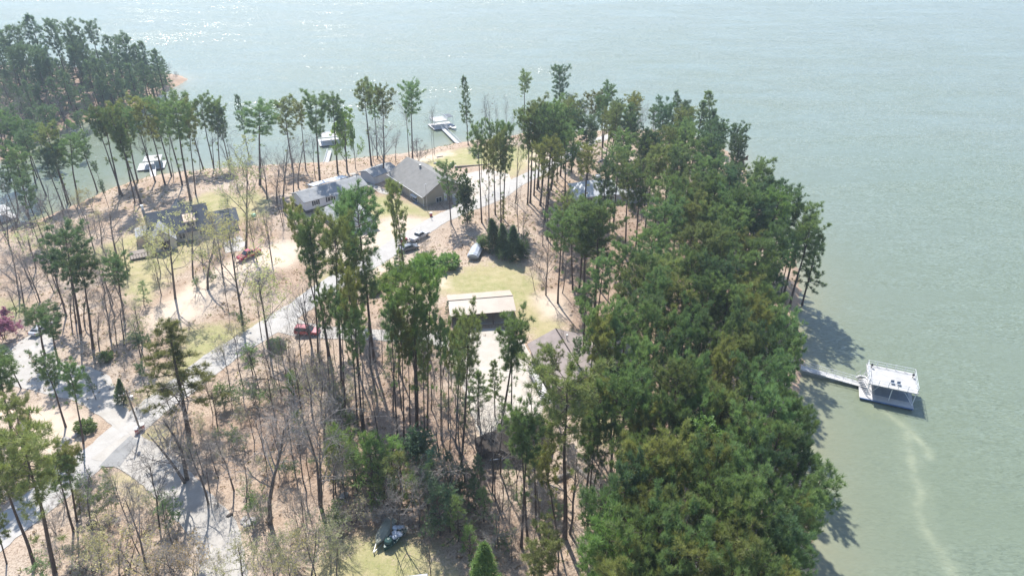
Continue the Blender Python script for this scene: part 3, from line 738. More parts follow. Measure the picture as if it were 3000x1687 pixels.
def dock(label, fl, fr, D, zr=3.2, over=(.6, .6, .6, .6), rails=True, gang=None, gw=1.35, group='floating docks', cab=False, deckmat=None):
    A, B = at_z(*fl, zr), at_z(*fr, zr); d = B - A; L = math.hypot(d.x, d.y); ang = math.atan2(d.y, d.x)
    t = thing('boat_dock', label, 'dock', (A.x, A.y, 0), ang, group)
    o0, o1, o2, o3 = over
    MB().box(-o0, L + o1, -o2, D + o3, .32, .52).build('deck', deckmat or M_DECK, t)
    for x in np.linspace(-o0 + .7, L + o1 - .7, 4): MB().box(x - .55, x + .55, -o2 + .15, D + o3 - .15, -.25, .316).build('float', M_FLOAT, t)
    for x in (.12, L / 2, L - .12):
        for y in (.12, D - .12): MB().box(x - .06, x + .06, y - .06, y + .06, .524, zr - .17).build('post', M_RAIL, t)
    rf = MB().box(-.15, L + .15, -.15, D + .15, zr - .16, zr).build('roof', M_DECKTOP, t)
    if rails:
        for pts in (((0, 0), (L, 0)), ((L, D), (0, D)), ((0, D), (0, 0)), ((L, 0), (L, D))):
            m = MB(); rail(m, pts, 1.0, 1.6, zr + .002); m.build('railing', M_RAIL, rf)
    if gang:
        a, b = at_z(*gang[0], .55), at_z(*gang[1], .9)
        inv = Matrix.Rotation(-ang, 4, 'Z') @ Matrix.Translation(-Vector((A.x, A.y, 0)))
        a, b = inv @ a, inv @ b; dd = (b - a); n = Vector((-dd.y, dd.x, 0)).normalized() * gw / 2
        m = MB(); m.slab([a - n, b - n, b + n, a + n], .14); g = m.build('gangway', M_DECK, t)
        for s in (-1, 1):
            m = MB(); k = max(3, int(dd.length / 1.4)); up = Vector((0, 0, 1.0))
            for i in range(k + 1):
                p = a.lerp(b, i / k) + n * s; m.tube([p, p + up], .03, 4)
                if i < k: q = a.lerp(b, (i + 1) / k) + n * s; m.tube([p, q + up] if i % 2 else [p + up, q], .018, 4)
            for hh in (1.0, .5): m.tube([a + n * s + Vector((0, 0, hh)), b + n * s + Vector((0, 0, hh))], .035, 5)
            m.build('railing', M_RAIL, g)
    return t, L, ang

d1, L1, a1 = dock('two-level white boat dock on the green water at right', (2546, 1122), (2688, 1152), 5.8, 3.3, (.9, .1, .75, .2), gang=((2546, 1132), (2346, 1076)))
st = MB()
for k in range(9): st.box(-1.35, -.35, D * 0 + 4.9 - k * .36, 5.25 - k * .36, .5 + k * .31, .58 + k * .31)
s_ = st.build('stairs', M_DECK, d1)
m = MB()
for x in (-1.38, -.32): m.tube([(x, 5.1, 1.5), (x, 2.0, 4.2)], .04, 4); m.tube([(x, 5.1, .5), (x, 5.1, 1.5)], .04, 4); m.tube([(x, 2.0, 3.3), (x, 2.0, 4.2)], .04, 4)
m.build('railing', M_RAIL, s_)
m = MB(); m.box(1.6, L1 - .5, .9, 4.6, .524, .6); m.build('slip_mat', M_BLUEDK, d1)
m = MB()
for k in range(7): m.quad((1.2 + k * .85, 4.9, .6), (1.75 + k * .85, 4.95, .6), (1.75 + k * .85, 4.95, 2.3), (1.2 + k * .85, 4.9, 2.3))
for k in range(7): m.box(1.2 + k * .85, 1.75 + k * .85, 4.96, 4.99, .6, 2.3)
m.build('screen_panel', simple('grey_green_screen', (.20, .24, .20), .8), d1)
m = MB(); m.tube([(.1, .0, .55), (1.6, 0, 3.0)], .04, 4); m.tube([(L1 - .1, 0, .55), (L1 - 1.9, 0, 3.0)], .04, 4); m.build('brace', M_RAIL, d1)
box('bumper', simple('blue_bumper', (.12, .22, .42), .5), d1, -.8, L1 + .05, -.87, -.754, .3, .5)
for k, (x, y) in enumerate(((L1 * .50, 1.3), (L1 * .63, 1.25))):
    t = thing('deck_chair', ('left', 'right')[k] + ' one of two dark deck chairs on the right dock roof', 'chair', d1.matrix_basis @ Vector((x, y, 3.302)), a1 + .2, 'chairs on the dock roof')
    MB().box(-.28, .28, -.28, .28, .26, .30).build('seat', M_BLUEDK, t); MB().box(-.28, .28, .25, .30, .30, .62).build('backrest', M_BLUEDK, t)
    for sx in (-.25, .25):
        for sy in (-.25, .25): MB().box(sx - .03, sx + .03, sy - .03, sy + .03, 0, .256).build('leg', M_METAL, t)
for (x, y), lb in (((.6, 5.0), 'black lamp at the near stair corner of the right dock roof'), ((L1 - .35, 4.5), 'black lamp at the lakeward end of the right dock roof')):
    t = thing('deck_lamp', lb, 'lamp', d1.matrix_basis @ Vector((x, y, 3.302)), 0, 'lamps on the dock roof')
    MB().lathe([(.06, 0), (.06, .5)], n=8).build('stand', M_SHUTTER, t); MB().lathe([(.2, .5), (.2, .72), (.08, .85)], n=10).build('lamp_shade', M_SHUTTER, t)

d2, L2_, a2 = dock('white dock with gangway and moored white boat beyond the lakeside lawn', (1273, 357), (1311, 352), 5.6, 3.0, (.8, 2.6, 1.2, .4), gang=((1297, 376), (1347, 425)))
m = MB(); m.slab([(L2_ + .3, 1.6, 3.5), (L2_ + 2.8, 1.6, 3.5), (L2_ + 2.8, 5.8, 3.5), (L2_ + .3, 5.8, 3.5)], .12); cn = m.build('slip_canopy', M_SHDARK, d2)
for x, y in ((L2_ + .4, 1.7), (L2_ + 2.7, 1.7), (L2_ + 2.7, 5.7)): MB().box(x - .04, x + .04, y - .04, y + .04, .5, 3.37).build('post', M_RAIL, cn)
m = MB()
for k in range(8): m.box(L2_ - 1.6, L2_ - .7, -.5 - k * .3, -.22 - k * .3, 2.7 - k * .28, 2.78 - k * .28)
m.build('stairs', M_DECK, d2)
d3, L3_, a3 = dock('pale dock with gangway seen between pine trunks left of the bare spreading tree', (940, 404), (1000, 398), 6.0, 3.0, (.8, .8, 1.0, .4), gang=((966, 442), (954, 486)))
d4, L4_, a4 = dock('white-roofed dock with side platform in the left cove', (419, 474), (469, 469), 5.4, 2.8, (2.2, .8, 1.0, .3), gang=((449, 494), (450, 518)), gw=1.6, rails=False)
m = MB(); m.quad((3.0, -.02, .6), (5.4, -.02, .6), (5.4, -.02, 2.5), (3.0, -.02, 2.5)); m = MB().box(3.0, 5.4, 0, .05, .6, 2.5); m.build('glass_screen', simple('pale_blue_glass', (.32, .42, .52), .2), d4)
rk = MB().box(.1, .6, .3, .5, 2.802, 2.95); rk.build('cleat', M_METAL, d4)
d5, L5_, a5 = dock('white-roofed dock at the left picture edge in the cove', (-60, 640), (32, 612), 5.0, 2.8, (.8, .8, .8, .3), rails=False)

# ------------------------------------------------------------------ boats, cars, trailers
def section(y, w, pts): return [(x * w, y, z) for x, z in pts]

def wheel(parent, x, y, r, w=.22):
    m = MB(); n = 14
    pr = [(-w / 2, r * .55), (-w / 2, r * .92), (-w * .32, r), (w * .32, r), (w / 2, r * .92), (w / 2, r * .55)]
    secs = []
    for a in range(n + 1):
        t = 2 * math.pi * a / n; secs.append([(x + px, y + rr * math.cos(t), r + rr * math.sin(t)) for px, rr in pr])
    m.loft(secs); t = m.build('wheel', M_RUBBER, parent)
    k = MB()
    for s in (-1, 1):
        xx = x + s * w * .34; k.poly([(xx + s * .02, y + r * .56 * math.cos(2 * math.pi * a / n), r + r * .56 * math.sin(2 * math.pi * a / n)) for a in range(n)])
    k.tube([(x - w * .3, y, r), (x + w * .3, y, r)], r * .5, 10); k.build('rim', M_METAL, t)

def prism(prof, w0, w1, zmid):
    """side profile (y,z) given a width; narrower above zmid (tumblehome)"""
    m = MB()
    def wid(z): return w0 if z <= zmid else w0 + (w1 - w0) * min(1, (z - zmid) / .55)
    l = [(-wid(z), y, z) for y, z in prof]; r = [(wid(z), y, z) for y, z in prof]
    m.loft([l, r]); return m

def paint(name, col): 
    m, nt, b, out = new_mat(name); n = noise(nt, 1.5, 3)
    nt.links.new(mixc(nt, math_n(nt, 'MULTIPLY', n, .35), col, tuple(c * .7 for c in col)), b.inputs['Base Color'])
    b.inputs['Roughness'].default_value = .3; b.inputs['Coat Weight'].default_value = .6; b.inputs['Coat Roughness'].default_value = .08
    return m
P_RED = paint('red_paint', (.42, .035, .05)); P_SIL = paint('silver_paint', (.60, .61, .63)); P_DARK = paint('dark_grey_paint', (.10, .115, .135)); P_GREY = paint('pale_grey_paint', (.5, .5, .51))

def vehicle(name, label, cat, loc, rz, kind, mat, group=None):
    """front of the vehicle along +y"""
    t = thing(name, label, cat, loc, rz, group); W_ = .92
    if kind == 'pickup':
        body = [(-2.75, .45), (-2.8, 1.0), (-.9, 1.02), (-.85, 1.06), (1.15, 1.08), (2.55, .98), (2.8, .8), (2.82, .42)]
        prism(body, W_, W_ * .97, .85).build('body', mat, t, .05)
        prism([(-.95, 1.064), (-.75, 1.68), (-.5, 1.76), (.35, 1.76), (.6, 1.70), (1.3, 1.072)], W_ * .95, W_ * .76, 1.05).build('cab', mat, t, .06)
        wn = prism([(-.92, 1.14), (-.76, 1.62), (.42, 1.64), (1.12, 1.14)], W_ * .962, W_ * .80, 1.1); wn.build('side_window', M_GLASS, t)
        m = MB(); m.slab([(-.74, 1.30, 1.13), (.74, 1.30, 1.13), (.62, .62, 1.69), (-.62, .62, 1.69)], -.03); m.build('windscreen', M_GLASS, t)
        m = MB(); m.slab([(-.74, -1.0, 1.13), (.74, -1.0, 1.13), (.64, -.82, 1.62), (-.64, -.82, 1.62)], .03); m.build('rear_window', M_GLASS, t)
        bd = MB(); bd.box(-.80, .80, -2.68, -1.02, 1.024, 1.05); bd.build('bed_cover', P_GREY if mat is P_SIL else mat, t)
        b = MB(); b.box(-.9, .9, -2.98, -2.80, .45, .62); b.build('rear_bumper', M_METAL, t)
        ends = (-1.75, 1.85); r = .38; yl = 2.84; yt = -2.82
    elif kind == 'suv':
        body = [(-2.25, .4), (-2.3, .95), (-2.25, 1.05), (1.0, 1.05), (2.1, .95), (2.35, .75), (2.36, .4)]
        prism(body, W_, W_ * .97, .85).build('body', mat, t, .06)
        prism([(-2.24, 1.054), (-2.1, 1.66), (-1.9, 1.76), (.1, 1.76), (.35, 1.70), (1.15, 1.054)], W_ * .95, W_ * .78, 1.05).build('cab', mat, t, .06)
        prism([(-2.1, 1.14), (-1.98, 1.60), (.2, 1.62), (.95, 1.14)], W_ * .962, W_ * .81, 1.1).build('side_window', M_GLASS, t)
        m = MB(); m.slab([(-.74, 1.16, 1.11), (.74, 1.16, 1.11), (.64, .40, 1.69), (-.64, .40, 1.69)], -.03); m.build('windscreen', M_GLASS, t)
        m = MB(); m.slab([(-.7, -2.27, 1.12), (.7, -2.27, 1.12), (.62, -2.14, 1.62), (-.62, -2.14, 1.62)], .03); m.build('rear_window', M_GLASS, t)
        m = MB(); m.box(-.64, -.6, -1.8, 0, 1.80, 1.83); m.box(.6, .64, -1.8, 0, 1.80, 1.83); m.box(-.62, .62, -1.1, -1.06, 1.80, 1.83); m.build('roof_rack', M_SHUTTER, t)
        ends = (-1.4, 1.45); r = .36; yl = 2.36; yt = -2.32
    else:
        body = [(-2.2, .35), (-2.25, .8), (-2.1, .92), (-1.4, .95), (.9, .92), (2.0, .82), (2.25, .62), (2.25, .35)]
        prism(body, W_, W_ * .96, .75).build('body', mat, t, .06)
        prism([(-1.75, .94), (-1.05, 1.36), (-.6, 1.42), (.1, 1.42), (.35, 1.38), (1.2, .93)], W_ * .93, W_ * .72, .93).build('cab', mat, t, .06)
        prism([(-1.45, 1.0), (-.98, 1.29), (.2, 1.31), (.95, 1.0)], W_ * .945, W_ * .76, .96).build('side_window', M_GLASS, t)
        m = MB(); m.slab([(-.72, 1.16, .97), (.72, 1.16, .97), (.6, .38, 1.36), (-.6, .38, 1.36)], -.03); m.build('windscreen', M_GLASS, t)
        m = MB(); m.slab([(-.72, -1.72, .98), (.72, -1.72, .98), (.6, -1.06, 1.34), (-.6, -1.06, 1.34)], .03); m.build('rear_window', M_GLASS, t)
        ends = (-1.35, 1.4); r = .33; yl = 2.25; yt = -2.24
    for s in (-1, 1):
        for y in ends: wheel(t, s * (W_ - .10), y, r)
        MB().box(s * .72 - .16, s * .72 + .16, yl - .12, yl + .02, .66, .80).build('headlight', M_TRIM, t)
        MB().box(s * .78 - .1, s * .78 + .1, yt - .03, yt + .06, .72, .95).build('taillight', simple('red_lens', (.35, .02, .02), .3), t)
        MB().box(s * (W_ + .02) - .09, s * (W_ + .02) + .09, .75, .9, 1.05, 1.2).build('mirror', mat, t)
    return t

def gpx(a, b):
    A, B = G(*a), G(*b); c = (A + B) / 2; return Vector((c.x, c.y, hgt(c.x, c.y) + .06)), math.atan2(B.y - A.y, B.x - A.x) - math.pi / 2

l, rz = gpx((1205, 712), (1253, 686)); vehicle('pickup_truck', 'silver pickup truck hitched to a small trailer on the road', 'truck', l, rz, 'pickup', P_SIL)
l, rz = gpx((1180, 737), (1218, 727)); vehicle('parked_car', 'dark grey sedan on the verge next to the small trailer', 'car', l, rz, 'sedan', P_DARK)
l, rz = gpx((871, 978), (932, 978)); vehicle('parked_suv', 'red sport utility car at the start of the carport driveway', 'car', l, rz, 'suv', P_RED)
l, rz = gpx((755, 742), (706, 765)); vehicle('pickup_truck', 'red pickup truck parked on bare dirt below the slate-roofed house', 'truck', l, rz, 'pickup', P_RED)
l, rz = gpx((112, 978), (134, 962)); vehicle('parked_car', 'pale grey car half hidden by pines on the left driveway', 'car', l, rz, 'sedan', P_GREY)

def trailer(name, label, l, rz, L=3.0, W_=1.5, mat=None):
    t = thing(name, label, 'trailer', l, rz); mat = mat or M_METAL
    MB().box(-W_ / 2, W_ / 2, -L / 2, L / 2, .42, .5).build('bed', M_WOOD, t)
    m = MB()
    for s in (-1, 1): m.tube([(s * W_ / 2, -L / 2, .75), (s * W_ / 2, L / 2, .75)], .03, 4)
    for s in (-1, 1):
        for y in (-L / 2, -L / 6, L / 6, L / 2): m.tube([(s * W_ / 2, y, .5), (s * W_ / 2, y, .75)], .03, 4)
    m.tube([(-W_ / 2, L / 2, .75), (W_ / 2, L / 2, .75)], .03, 4); m.build('rail', mat, t)
    m = MB(); m.tube([(-W_ / 2, L / 2, .45), (0, L / 2 + 1.2, .45), (W_ / 2, L / 2, .45)], .05, 5); m.build('tongue', mat, t)
    for s in (-1, 1): wheel(t, s * (W_ / 2 + .14), -.15, .3, .18); MB().box(s * (W_ / 2 + .14) - .12, s * (W_ / 2 + .14) + .12, -.5, .2, .63, .67).build('mudguard', mat, t)
    return t
l, rz = gpx((1166, 722), (1200, 708)); ut = trailer('utility_trailer', 'small open utility trailer behind the silver pickup', l, rz)
t = thing('lawn_mower', 'red riding mower carried on the small open trailer', 'mower', ut.matrix_basis @ Vector((0, .1, .5)), rz)
m = prism([(-.8, .3), (-.8, .62), (-.1, .62), (.05, .55), (.15, .85), (.85, .8), (.95, .5), (.95, .3)], .35, .3, .7); m.build('body', P_RED, t, .03)
MB().box(-.6, .6, -.35, .35, .18, .29).build('cutting_deck', P_RED, t, .03); MB().box(-.25, .25, -.6, -.2, .65, .72).build('seat', M_SHUTTER, t); MB().box(-.25, .25, -.66, -.6, .72, 1.05).build('seat_back', M_SHUTTER, t)
m = MB(); m.tube([(0, .2, .85), (0, .02, 1.1)], .025, 5); m.tube([(.18 * math.cos(a * .52), .02 + .1 * math.sin(a * .52), 1.1 + .1 * math.sin(a * .52)) for a in range(13)], .02, 4); m.build('steering_wheel', M_SHUTTER, t)
for s in (-1, 1): wheel(t, s * .42, -.5, .27, .2); wheel(t, s * .38, .65, .19, .15)

def boat_cover(L, W_, H, seed, bow=.65):
    """a tarp pulled over a boat: hull sides below, ridged cloth above"""
    rg = random.Random(seed); m = MB(); secs = []; n = 26
    for k in range(n + 1):
        u = k / n; y = -L / 2 + L * u
        w = W_ / 2 * (1 if u < .5 else max(.06, (1 - ((u - .5) / .5) ** 2.2 * (1 - .04)))) * (1 if u > .06 else .9)
        hz = H * (.78 + .22 * math.exp(-((u - .42) / .18) ** 2)) * (1 if u > .05 else .93) - .18 * H * max(0, (u - .6)) * 1.2
        wob = lambda: rg.uniform(-.025, .025)
        keel = .25 + .35 * max(0, (u - .6) / .4) ** 2
        secs.append([(-w * .55, y, keel), (-w, y, .62 + .12 * u), (-w * 1.02, y, .80 + wob()), (-w * .72, y, .8 + (hz - .8) * .62 + wob()), (-w * .25, y, hz - .06 + wob()), (0, y, hz + wob()),
                     (w * .25, y, hz - .06 + wob()), (w * .72, y, .8 + (hz - .8) * .62 + wob()), (w * 1.02, y, .80 + wob()), (w, y, .62 + .12 * u), (w * .55, y, keel)])
    return m.loft(secs)

def boat_on_trailer(label, l, rz, L, W_, mat, tl, hullmat, seed, H=1.75, group=None):
    b = thing('covered_boat', label, 'boat', l + Vector((0, 0, .28)), rz, group)
    boat_cover(L, W_, H, seed).build('cover', mat, b, smooth=False)
    m = MB(); secs = []
    for k in range(15):
        u = k / 14; y = -L / 2 + L * u; w = W_ / 2 * .97 * (1 if u < .5 else max(.05, 1 - ((u - .5) / .5) ** 2.2)); kz = .2 + .35 * max(0, (u - .6) / .4) ** 2
        secs.append([(-w * .5, y, kz), (-w * .99, y, .55 + .12 * u), (-w, y, .70), (w, y, .70), (w * .99, y, .55 + .12 * u), (w * .5, y, kz)])
    m.loft(secs).build('hull', hullmat, b)
    t = thing('boat_trailer', tl, 'trailer', l, rz)
    m = MB()
    for s in (-1, 1): m.tube([(s * W_ * .36, -L / 2 + .1, .42), (s * W_ * .34, L * .2, .42), (0, L / 2 + .9, .42)], .05, 5)
    for y in (-L * .3, 0, L * .2): m.tube([(-W_ * .36, y, .42), (W_ * .36, y, .42)], .04, 5)
    m.build('frame', M_METAL, t); MB().tube([(0, L / 2 + .8, 0), (0, L / 2 + .8, .6)], .05, 6).build('jockey_stand', M_METAL, t)
    for s in (-1, 1): wheel(t, s * W_ * .44, -L * .18, .32, .2)
    return b
M_TARPW = simple('pale_blue_boat_cover', (.47, .51, .58), .5, var=.1, scale=1.0)
M_TARPO = simple('olive_tarp', (.27, .28, .22), .75, var=.2, scale=1.2)
M_TARPG = simple('dark_green_tarp', (.02, .075, .065), .5, var=.15)
M_HULLB = simple('pale_blue_hull', (.5, .55, .62), .3)
l, rz = gpx((1383, 768), (1408, 717)); l.z -= .06
boat_on_trailer('boat under a shiny white cover parked on the lawn', l, rz, 7.4, 2.7, M_TARPW, 'boat trailer under the white covered boat on the lawn', M_HULLB, 4, 2.0)
l, rz = gpx((1144, 1546), (1112, 1596)); l.z -= .06
boat_on_trailer('small boat under an olive tarp at the wood edge', l, rz, 4.3, 1.7, M_TARPO, 'trailer with pale tongue under the olive covered boat', M_TARPO, 9, 1.35)
# pontoon-like covered craft beside it
l, rz = gpx((1172, 1566), (1140, 1600)); l.z -= .06
b = thing('loaded_boat', 'dark green boat heaped with white covers beside the olive tarped boat', 'boat', l, rz)
m = MB(); secs = []
for k in range(13):
    u = k / 12; y = -2.0 + 4.0 * u; w = .85 * (1 if u < .55 else max(.1, 1 - ((u - .55) / .45) ** 2.3)); secs.append([(-w * .5, y, .15), (-w, y, .75), (-w * .9, y, .85), (w * .9, y, .85), (w, y, .75), (w * .5, y, .15)])
m.loft(secs).build('hull', M_TARPG, b)
rg = random.Random(5); m = MB()
for k in range(13):
    x, y, z, s = rg.uniform(-.55, .55), rg.uniform(-1.7, .35), .95 + rg.uniform(0, .25), rg.uniform(.26, .42)
    m.lathe([(s * .5, -s * .7), (s, -s * .2), (s * .85, s * .3), (s * .3, s * .55)], (x, y, z), 7, .16, rg)
m.build('white_cover', M_TARPW, b); MB().lathe([(.5, 0), (.62, .25), (.5, .55), (.15, .7)], (0, 1.05, .8), 12).build('bow_cover', M_TARPG, b)
# white boat moored at the far dock
p = d2.matrix_basis @ Vector((L2_ + 1.5, -1.6, .0))
b = thing('moored_boat', 'white motorboat moored at the right side of the lakeside lawn dock', 'boat', p, a2)
m = MB(); secs = []
for k in range(11):
    u = k / 10; y = 3.0 - 5.2 * u; w = 1.05 * (1 if u < .55 else max(.12, 1 - ((u - .55) / .45) ** 2.3)); secs.append([(-w * .6, y, -.2), (-w, y, .75), (-w * .85, y, .8), (w * .85, y, .8), (w, y, .75), (w * .6, y, -.2)])
m.loft(secs).build('hull', M_TRIM, b); MB().box(-.7, .7, -.2, .2, .804, 1.2).build('windscreen', M_GLASS, b); MB().box(-.6, .6, 1.0, 2.6, .804, 1.0).build('seat', M_BLUEDK, b)

# ------------------------------------------------------------------ small things
def utility_pole(label, base, h, lean, arm=True, rz=0, thin=False, mat=None):
    b = G(*base); t = thing('utility_pole', label, 'pole', b, rz)
    MB().tube([(0, 0, -.3), (lean * .5, 0, h * .5), (lean, 0, h)], [.16 if not thin else .07, .13 if not thin else .06, .10 if not thin else .05], 8).build('pole', mat or M_WOOD, t)
    if arm:
        MB().box(lean - 1.2, lean + 1.2, -.15, -.104, h - .7, h - .58).build('crossarm', M_WOOD, t)
        for x in (-1.05, -.4, .4, 1.05): MB().lathe([(.05, 0), (.08, .08), (.04, .2)], (lean + x, -.13, h - .578), 8).build('insulator', M_TRIM, t)
        MB().lathe([(.05, 0), (.24, .04), (.26, .8), (.08, .86)], (lean + .38, -.25, h - 2.0), 12).build('transformer', M_METAL, t)
    return t
pw = utility_pole('wooden utility pole with crossarm and transformer at the road junction', (412, 1262), 8.2, 0, True, R(35))
p2 = utility_pole('slim white service pole behind the round green bush', (1252, 619), 7.6, 0, False, 0, True, M_METAL)
m = MB().lathe([(.02, 0), (.16, .06), (.2, .3), (.06, .4)], (0, .05, 7.2), 8); m.build('lamp', M_TRIM, p2)
p3 = utility_pole('thin pale service pole standing against the white mobile home', (1053, 586), 8.0, 0, False, 0, True, M_WOOD)
top = pw.matrix_basis @ Vector((0, 0, 7.6)); 
for k, (off, tgt) in enumerate((((1.05, -.13, 7.65), (-40, 800)), ((-1.05, -.13, 7.65), (-90, 860)))):
    a = pw.matrix_basis @ Vector(off); g = G(*tgt); b_ = Vector((g.x, g.y, g.z + 8)); pts = []
    for i in range(15):
        u = i / 14; q = a.lerp(b_, u); q.z -= 1.1 * 4 * u * (1 - u); pts.append(q)
    o = MB().tube(pts, .011, 4).build('power_line', M_SHUTTER, None)
    tag(o, ('upper power line running left from the crossarmed utility pole', 'lower power line running left from the crossarmed utility pole', 'power line crossing the gravel track from the utility pole')[k], 'power line', 'power lines')

def bin_(label, base, off=0):
    b = G(*base); t = thing('bin', label, 'bin', (b.x + off, b.y, b.z), 0, 'red bins by the poles')
    MB().lathe([(.26, 0), (.34, .1), (.38, .95)], n=12).build('body', P_RED, t); MB().lathe([(.41, .954), (.40, 1.02), (.15, 1.1)], n=12).build('lid', M_TRIM, t)
    return t
bin_('red bin with white lid left of the wooden utility pole foot', (404, 1268)); bin_('red bin with white lid right of the wooden utility pole foot', (419, 1257)); bin_('red bin with white lid by the road below the slim white pole', (1263, 634))

def rock(label, base, s, seed, group=None, mat=None, z=0):
    b = G(*base); rg = random.Random(seed); m = MB()
    m.lathe([(s * .55, -s * .2), (s * .9, .05 * s), (s * rg.uniform(.7, 1), s * .35), (s * .45, s * rg.uniform(.5, .7))], n=8, jit=.22, rnd=rg)
    o = m.build('rock', mat or M_ROCK, None); o.location = (b.x, b.y, b.z + z); o.rotation_euler = (rg.uniform(-.2, .2), rg.uniform(-.2, .2), rg.uniform(0, 6)); o.scale = (1.25, .9, .9)
    return tag(o, label, 'rock', group)
M_ROCK = simple('pale_rock', (.42, .39, .37), .9, var=.2, scale=2)
rg = random.Random(8)
for k in range(15):
    rock('grey rock in the small rock pile right of the gravel track', (708 + rg.uniform(0, 46), 1516 + rg.uniform(0, 26)), rg.uniform(.3, .5), 100 + k, 'rocks in the rock pile')
for k, (x, y, s, lb) in enumerate(((262, 1232, .7, 'white boulder by the left driveway, uppermost near the junction'), (276, 1247, .45, 'small white boulder just below the uppermost junction boulder'), (270, 1258, .5, 'white boulder lowest beside the road junction'),
                                   (195, 1292, 1.0, 'large white boulder in front of the left pine trunks'), (177, 1303, .6, 'smaller white boulder left of the large white boulder'), (47, 1386, .8, 'white boulder above the shaded left road'),
                                   (222, 1276, .7, 'white boulder under the leaning pine near the junction'), (1276, 480, .8, 'white boulder on the lakeside lawn'), (672, 1510, .45, 'dark boulder left of the rock pile'), (1008, 1453, .7, 'grey boulder in the shrubs above the olive tarp'))):
    rock(lb, (x, y), s, 200 + k, None, M_BARKD if 'dark' in lb else None)

def log(label, a, b, r, mat=None, name='fallen_log'):
    A, B = G(*a), G(*b); A.z += r * .7; B.z += r * .7
    rg = random.Random(int(a[0])); n = 6
    pts = [A.lerp(B, i / n) + Vector((rg.uniform(-.06, .06), rg.uniform(-.06, .06), 0)) for i in range(n + 1)]
    o = MB().tube(pts, [r * (1 - .25 * i / n) for i in range(n + 1)], 9).build(name, mat or M_BARK2, None)
    return tag(o, label, 'log')
log('thick pale cut log lying in the leaf litter', (1624, 1408), (1672, 1388), .42)
log('long grey fallen trunk beside the thick cut log', (1690, 1372), (1760, 1442), .3)
log('thin fallen branch below the thick cut log', (1610, 1420), (1660, 1440), .12)
log('thin forked branch left of the long grey trunk', (1590, 1410), (1640, 1445), .1)
log('fallen trunk in the far woods near the peninsula tip', (1752, 478), (1784, 462), .3)
log('second fallen trunk right of the far woods one', (1800, 470), (1905, 480), .22)
log('fallen trunk on the far wood floor beyond the white roof', (1860, 480), (1915, 470), .2)
log('dark fallen trunk in the wood right of the lawn', (1815, 838), (1880, 835), .35, M_BARKD)
log('weathered log lying on the lakeside lawn', (1280, 462), (1297, 459), .18)
b = G(270, 1538); st = MB().lathe([(.75, -.1), (.6, .3), (.5, .75), (.42, .8)], n=11, jit=.12, rnd=random.Random(3)).build('tree_stump', M_BARKD, None); st.location = b; tag(st, 'dark ragged tree stump on leaf litter near the left bottom', 'tree stump')

# retaining wall and clutter in the yard behind the tan house
A, ang, L = base_at((1332, 494), (1480, 478))
rw = thing('retaining_wall', 'low brown timber retaining wall along the lakeside lawn', 'wall', (A.x, A.y, A.z), ang)
for k in range(3): MB().box(k * .02, L - k * .02, k * .04, .25 + k * .04, -.1 + k * .25, .14 + k * .25).build('timber', M_WOOD, rw)
pc = thing('picnic_table', 'brown picnic table near the cove shore', 'table', G(570, 509), .3)
MB().box(-.9, .9, -.38, .38, .70, .75).build('tabletop', M_WOOD, pc)
for s in (-1, 1): MB().box(-.9, .9, s * .72 - .14, s * .72 + .14, .42, .46).build('bench', M_WOOD, pc)
for x in (-.7, .7):
    m = MB(); m.tube([(x, -.75, 0), (x, -.25, .7)], .05, 4); m.tube([(x, .75, 0), (x, .25, .7)], .05, 4); m.tube([(x, -.75, .4), (x, .75, .4)], .05, 4); m.build('leg', M_DKWOOD, pc)
for k, (x, y, lb, s) in enumerate(((1322, 486, 'white covered grill left end of the timber wall', .7), (1335, 490, 'small white lidded bucket beside the covered grill', .45))):
    b = G(x, y); t = thing('garden_grill' if k == 0 else 'bucket', lb, 'grill' if k == 0 else 'bucket', b)
    MB().lathe([(s * .5, 0), (s * .55, s * .9)], n=10).build('body', M_METAL, t); MB().lathe([(s * .6, s * .904), (s * .5, s * 1.2), (s * .1, s * 1.35)], n=10).build('lid', M_TRIM, t)
b = G(1293, 806); gt = thing('garden_gate', 'small garden gate between two dark posts at the lawn entrance', 'gate', b, R(-8))
for s in (-1, 1): MB().box(s * .8 - .11, s * .8 + .11, -.11, .11, -.2, 2.3).build('post', M_DKWOOD, gt)
m = MB()
for k in range(6): m.box(-.6 + k * .24 - .04, -.6 + k * .24 + .04, -.03, .03, .15, 1.35)
m.box(-.68, .68, .031, .06, .3, .4); m.box(-.68, .68, .031, .06, 1.05, 1.15); m.build('gate_panel', M_WOOD, gt)
b = G(745, 640); tk = thing('water_tank', 'pale green rounded tank under budding trees', 'tank', b, .4)
m = MB().lathe([(.2, .3), (.55, .45), (.6, .9), (.5, 1.25), (.15, 1.4)], n=14); m.build('body', simple('pale_green_paint', (.35, .66, .42), .5), tk)
for a in range(3): MB().tube([(.4 * math.cos(a * 2.1), .4 * math.sin(a * 2.1), 0), (.35 * math.cos(a * 2.1), .35 * math.sin(a * 2.1), .45)], .05, 5).build('leg', M_METAL, tk)
b = G(1746, 1056); kb = thing('blue_tarp_cover', 'blue tarp-covered heap at the right side of the brown-roofed house', 'tarp', b, .4)
MB().lathe([(1.2, 0), (1.1, .5), (.7, .95), (.2, 1.15)], n=9, jit=.1, rnd=random.Random(2)).build('tarp', simple('blue_tarp', (.12, .30, .46), .5), kb)

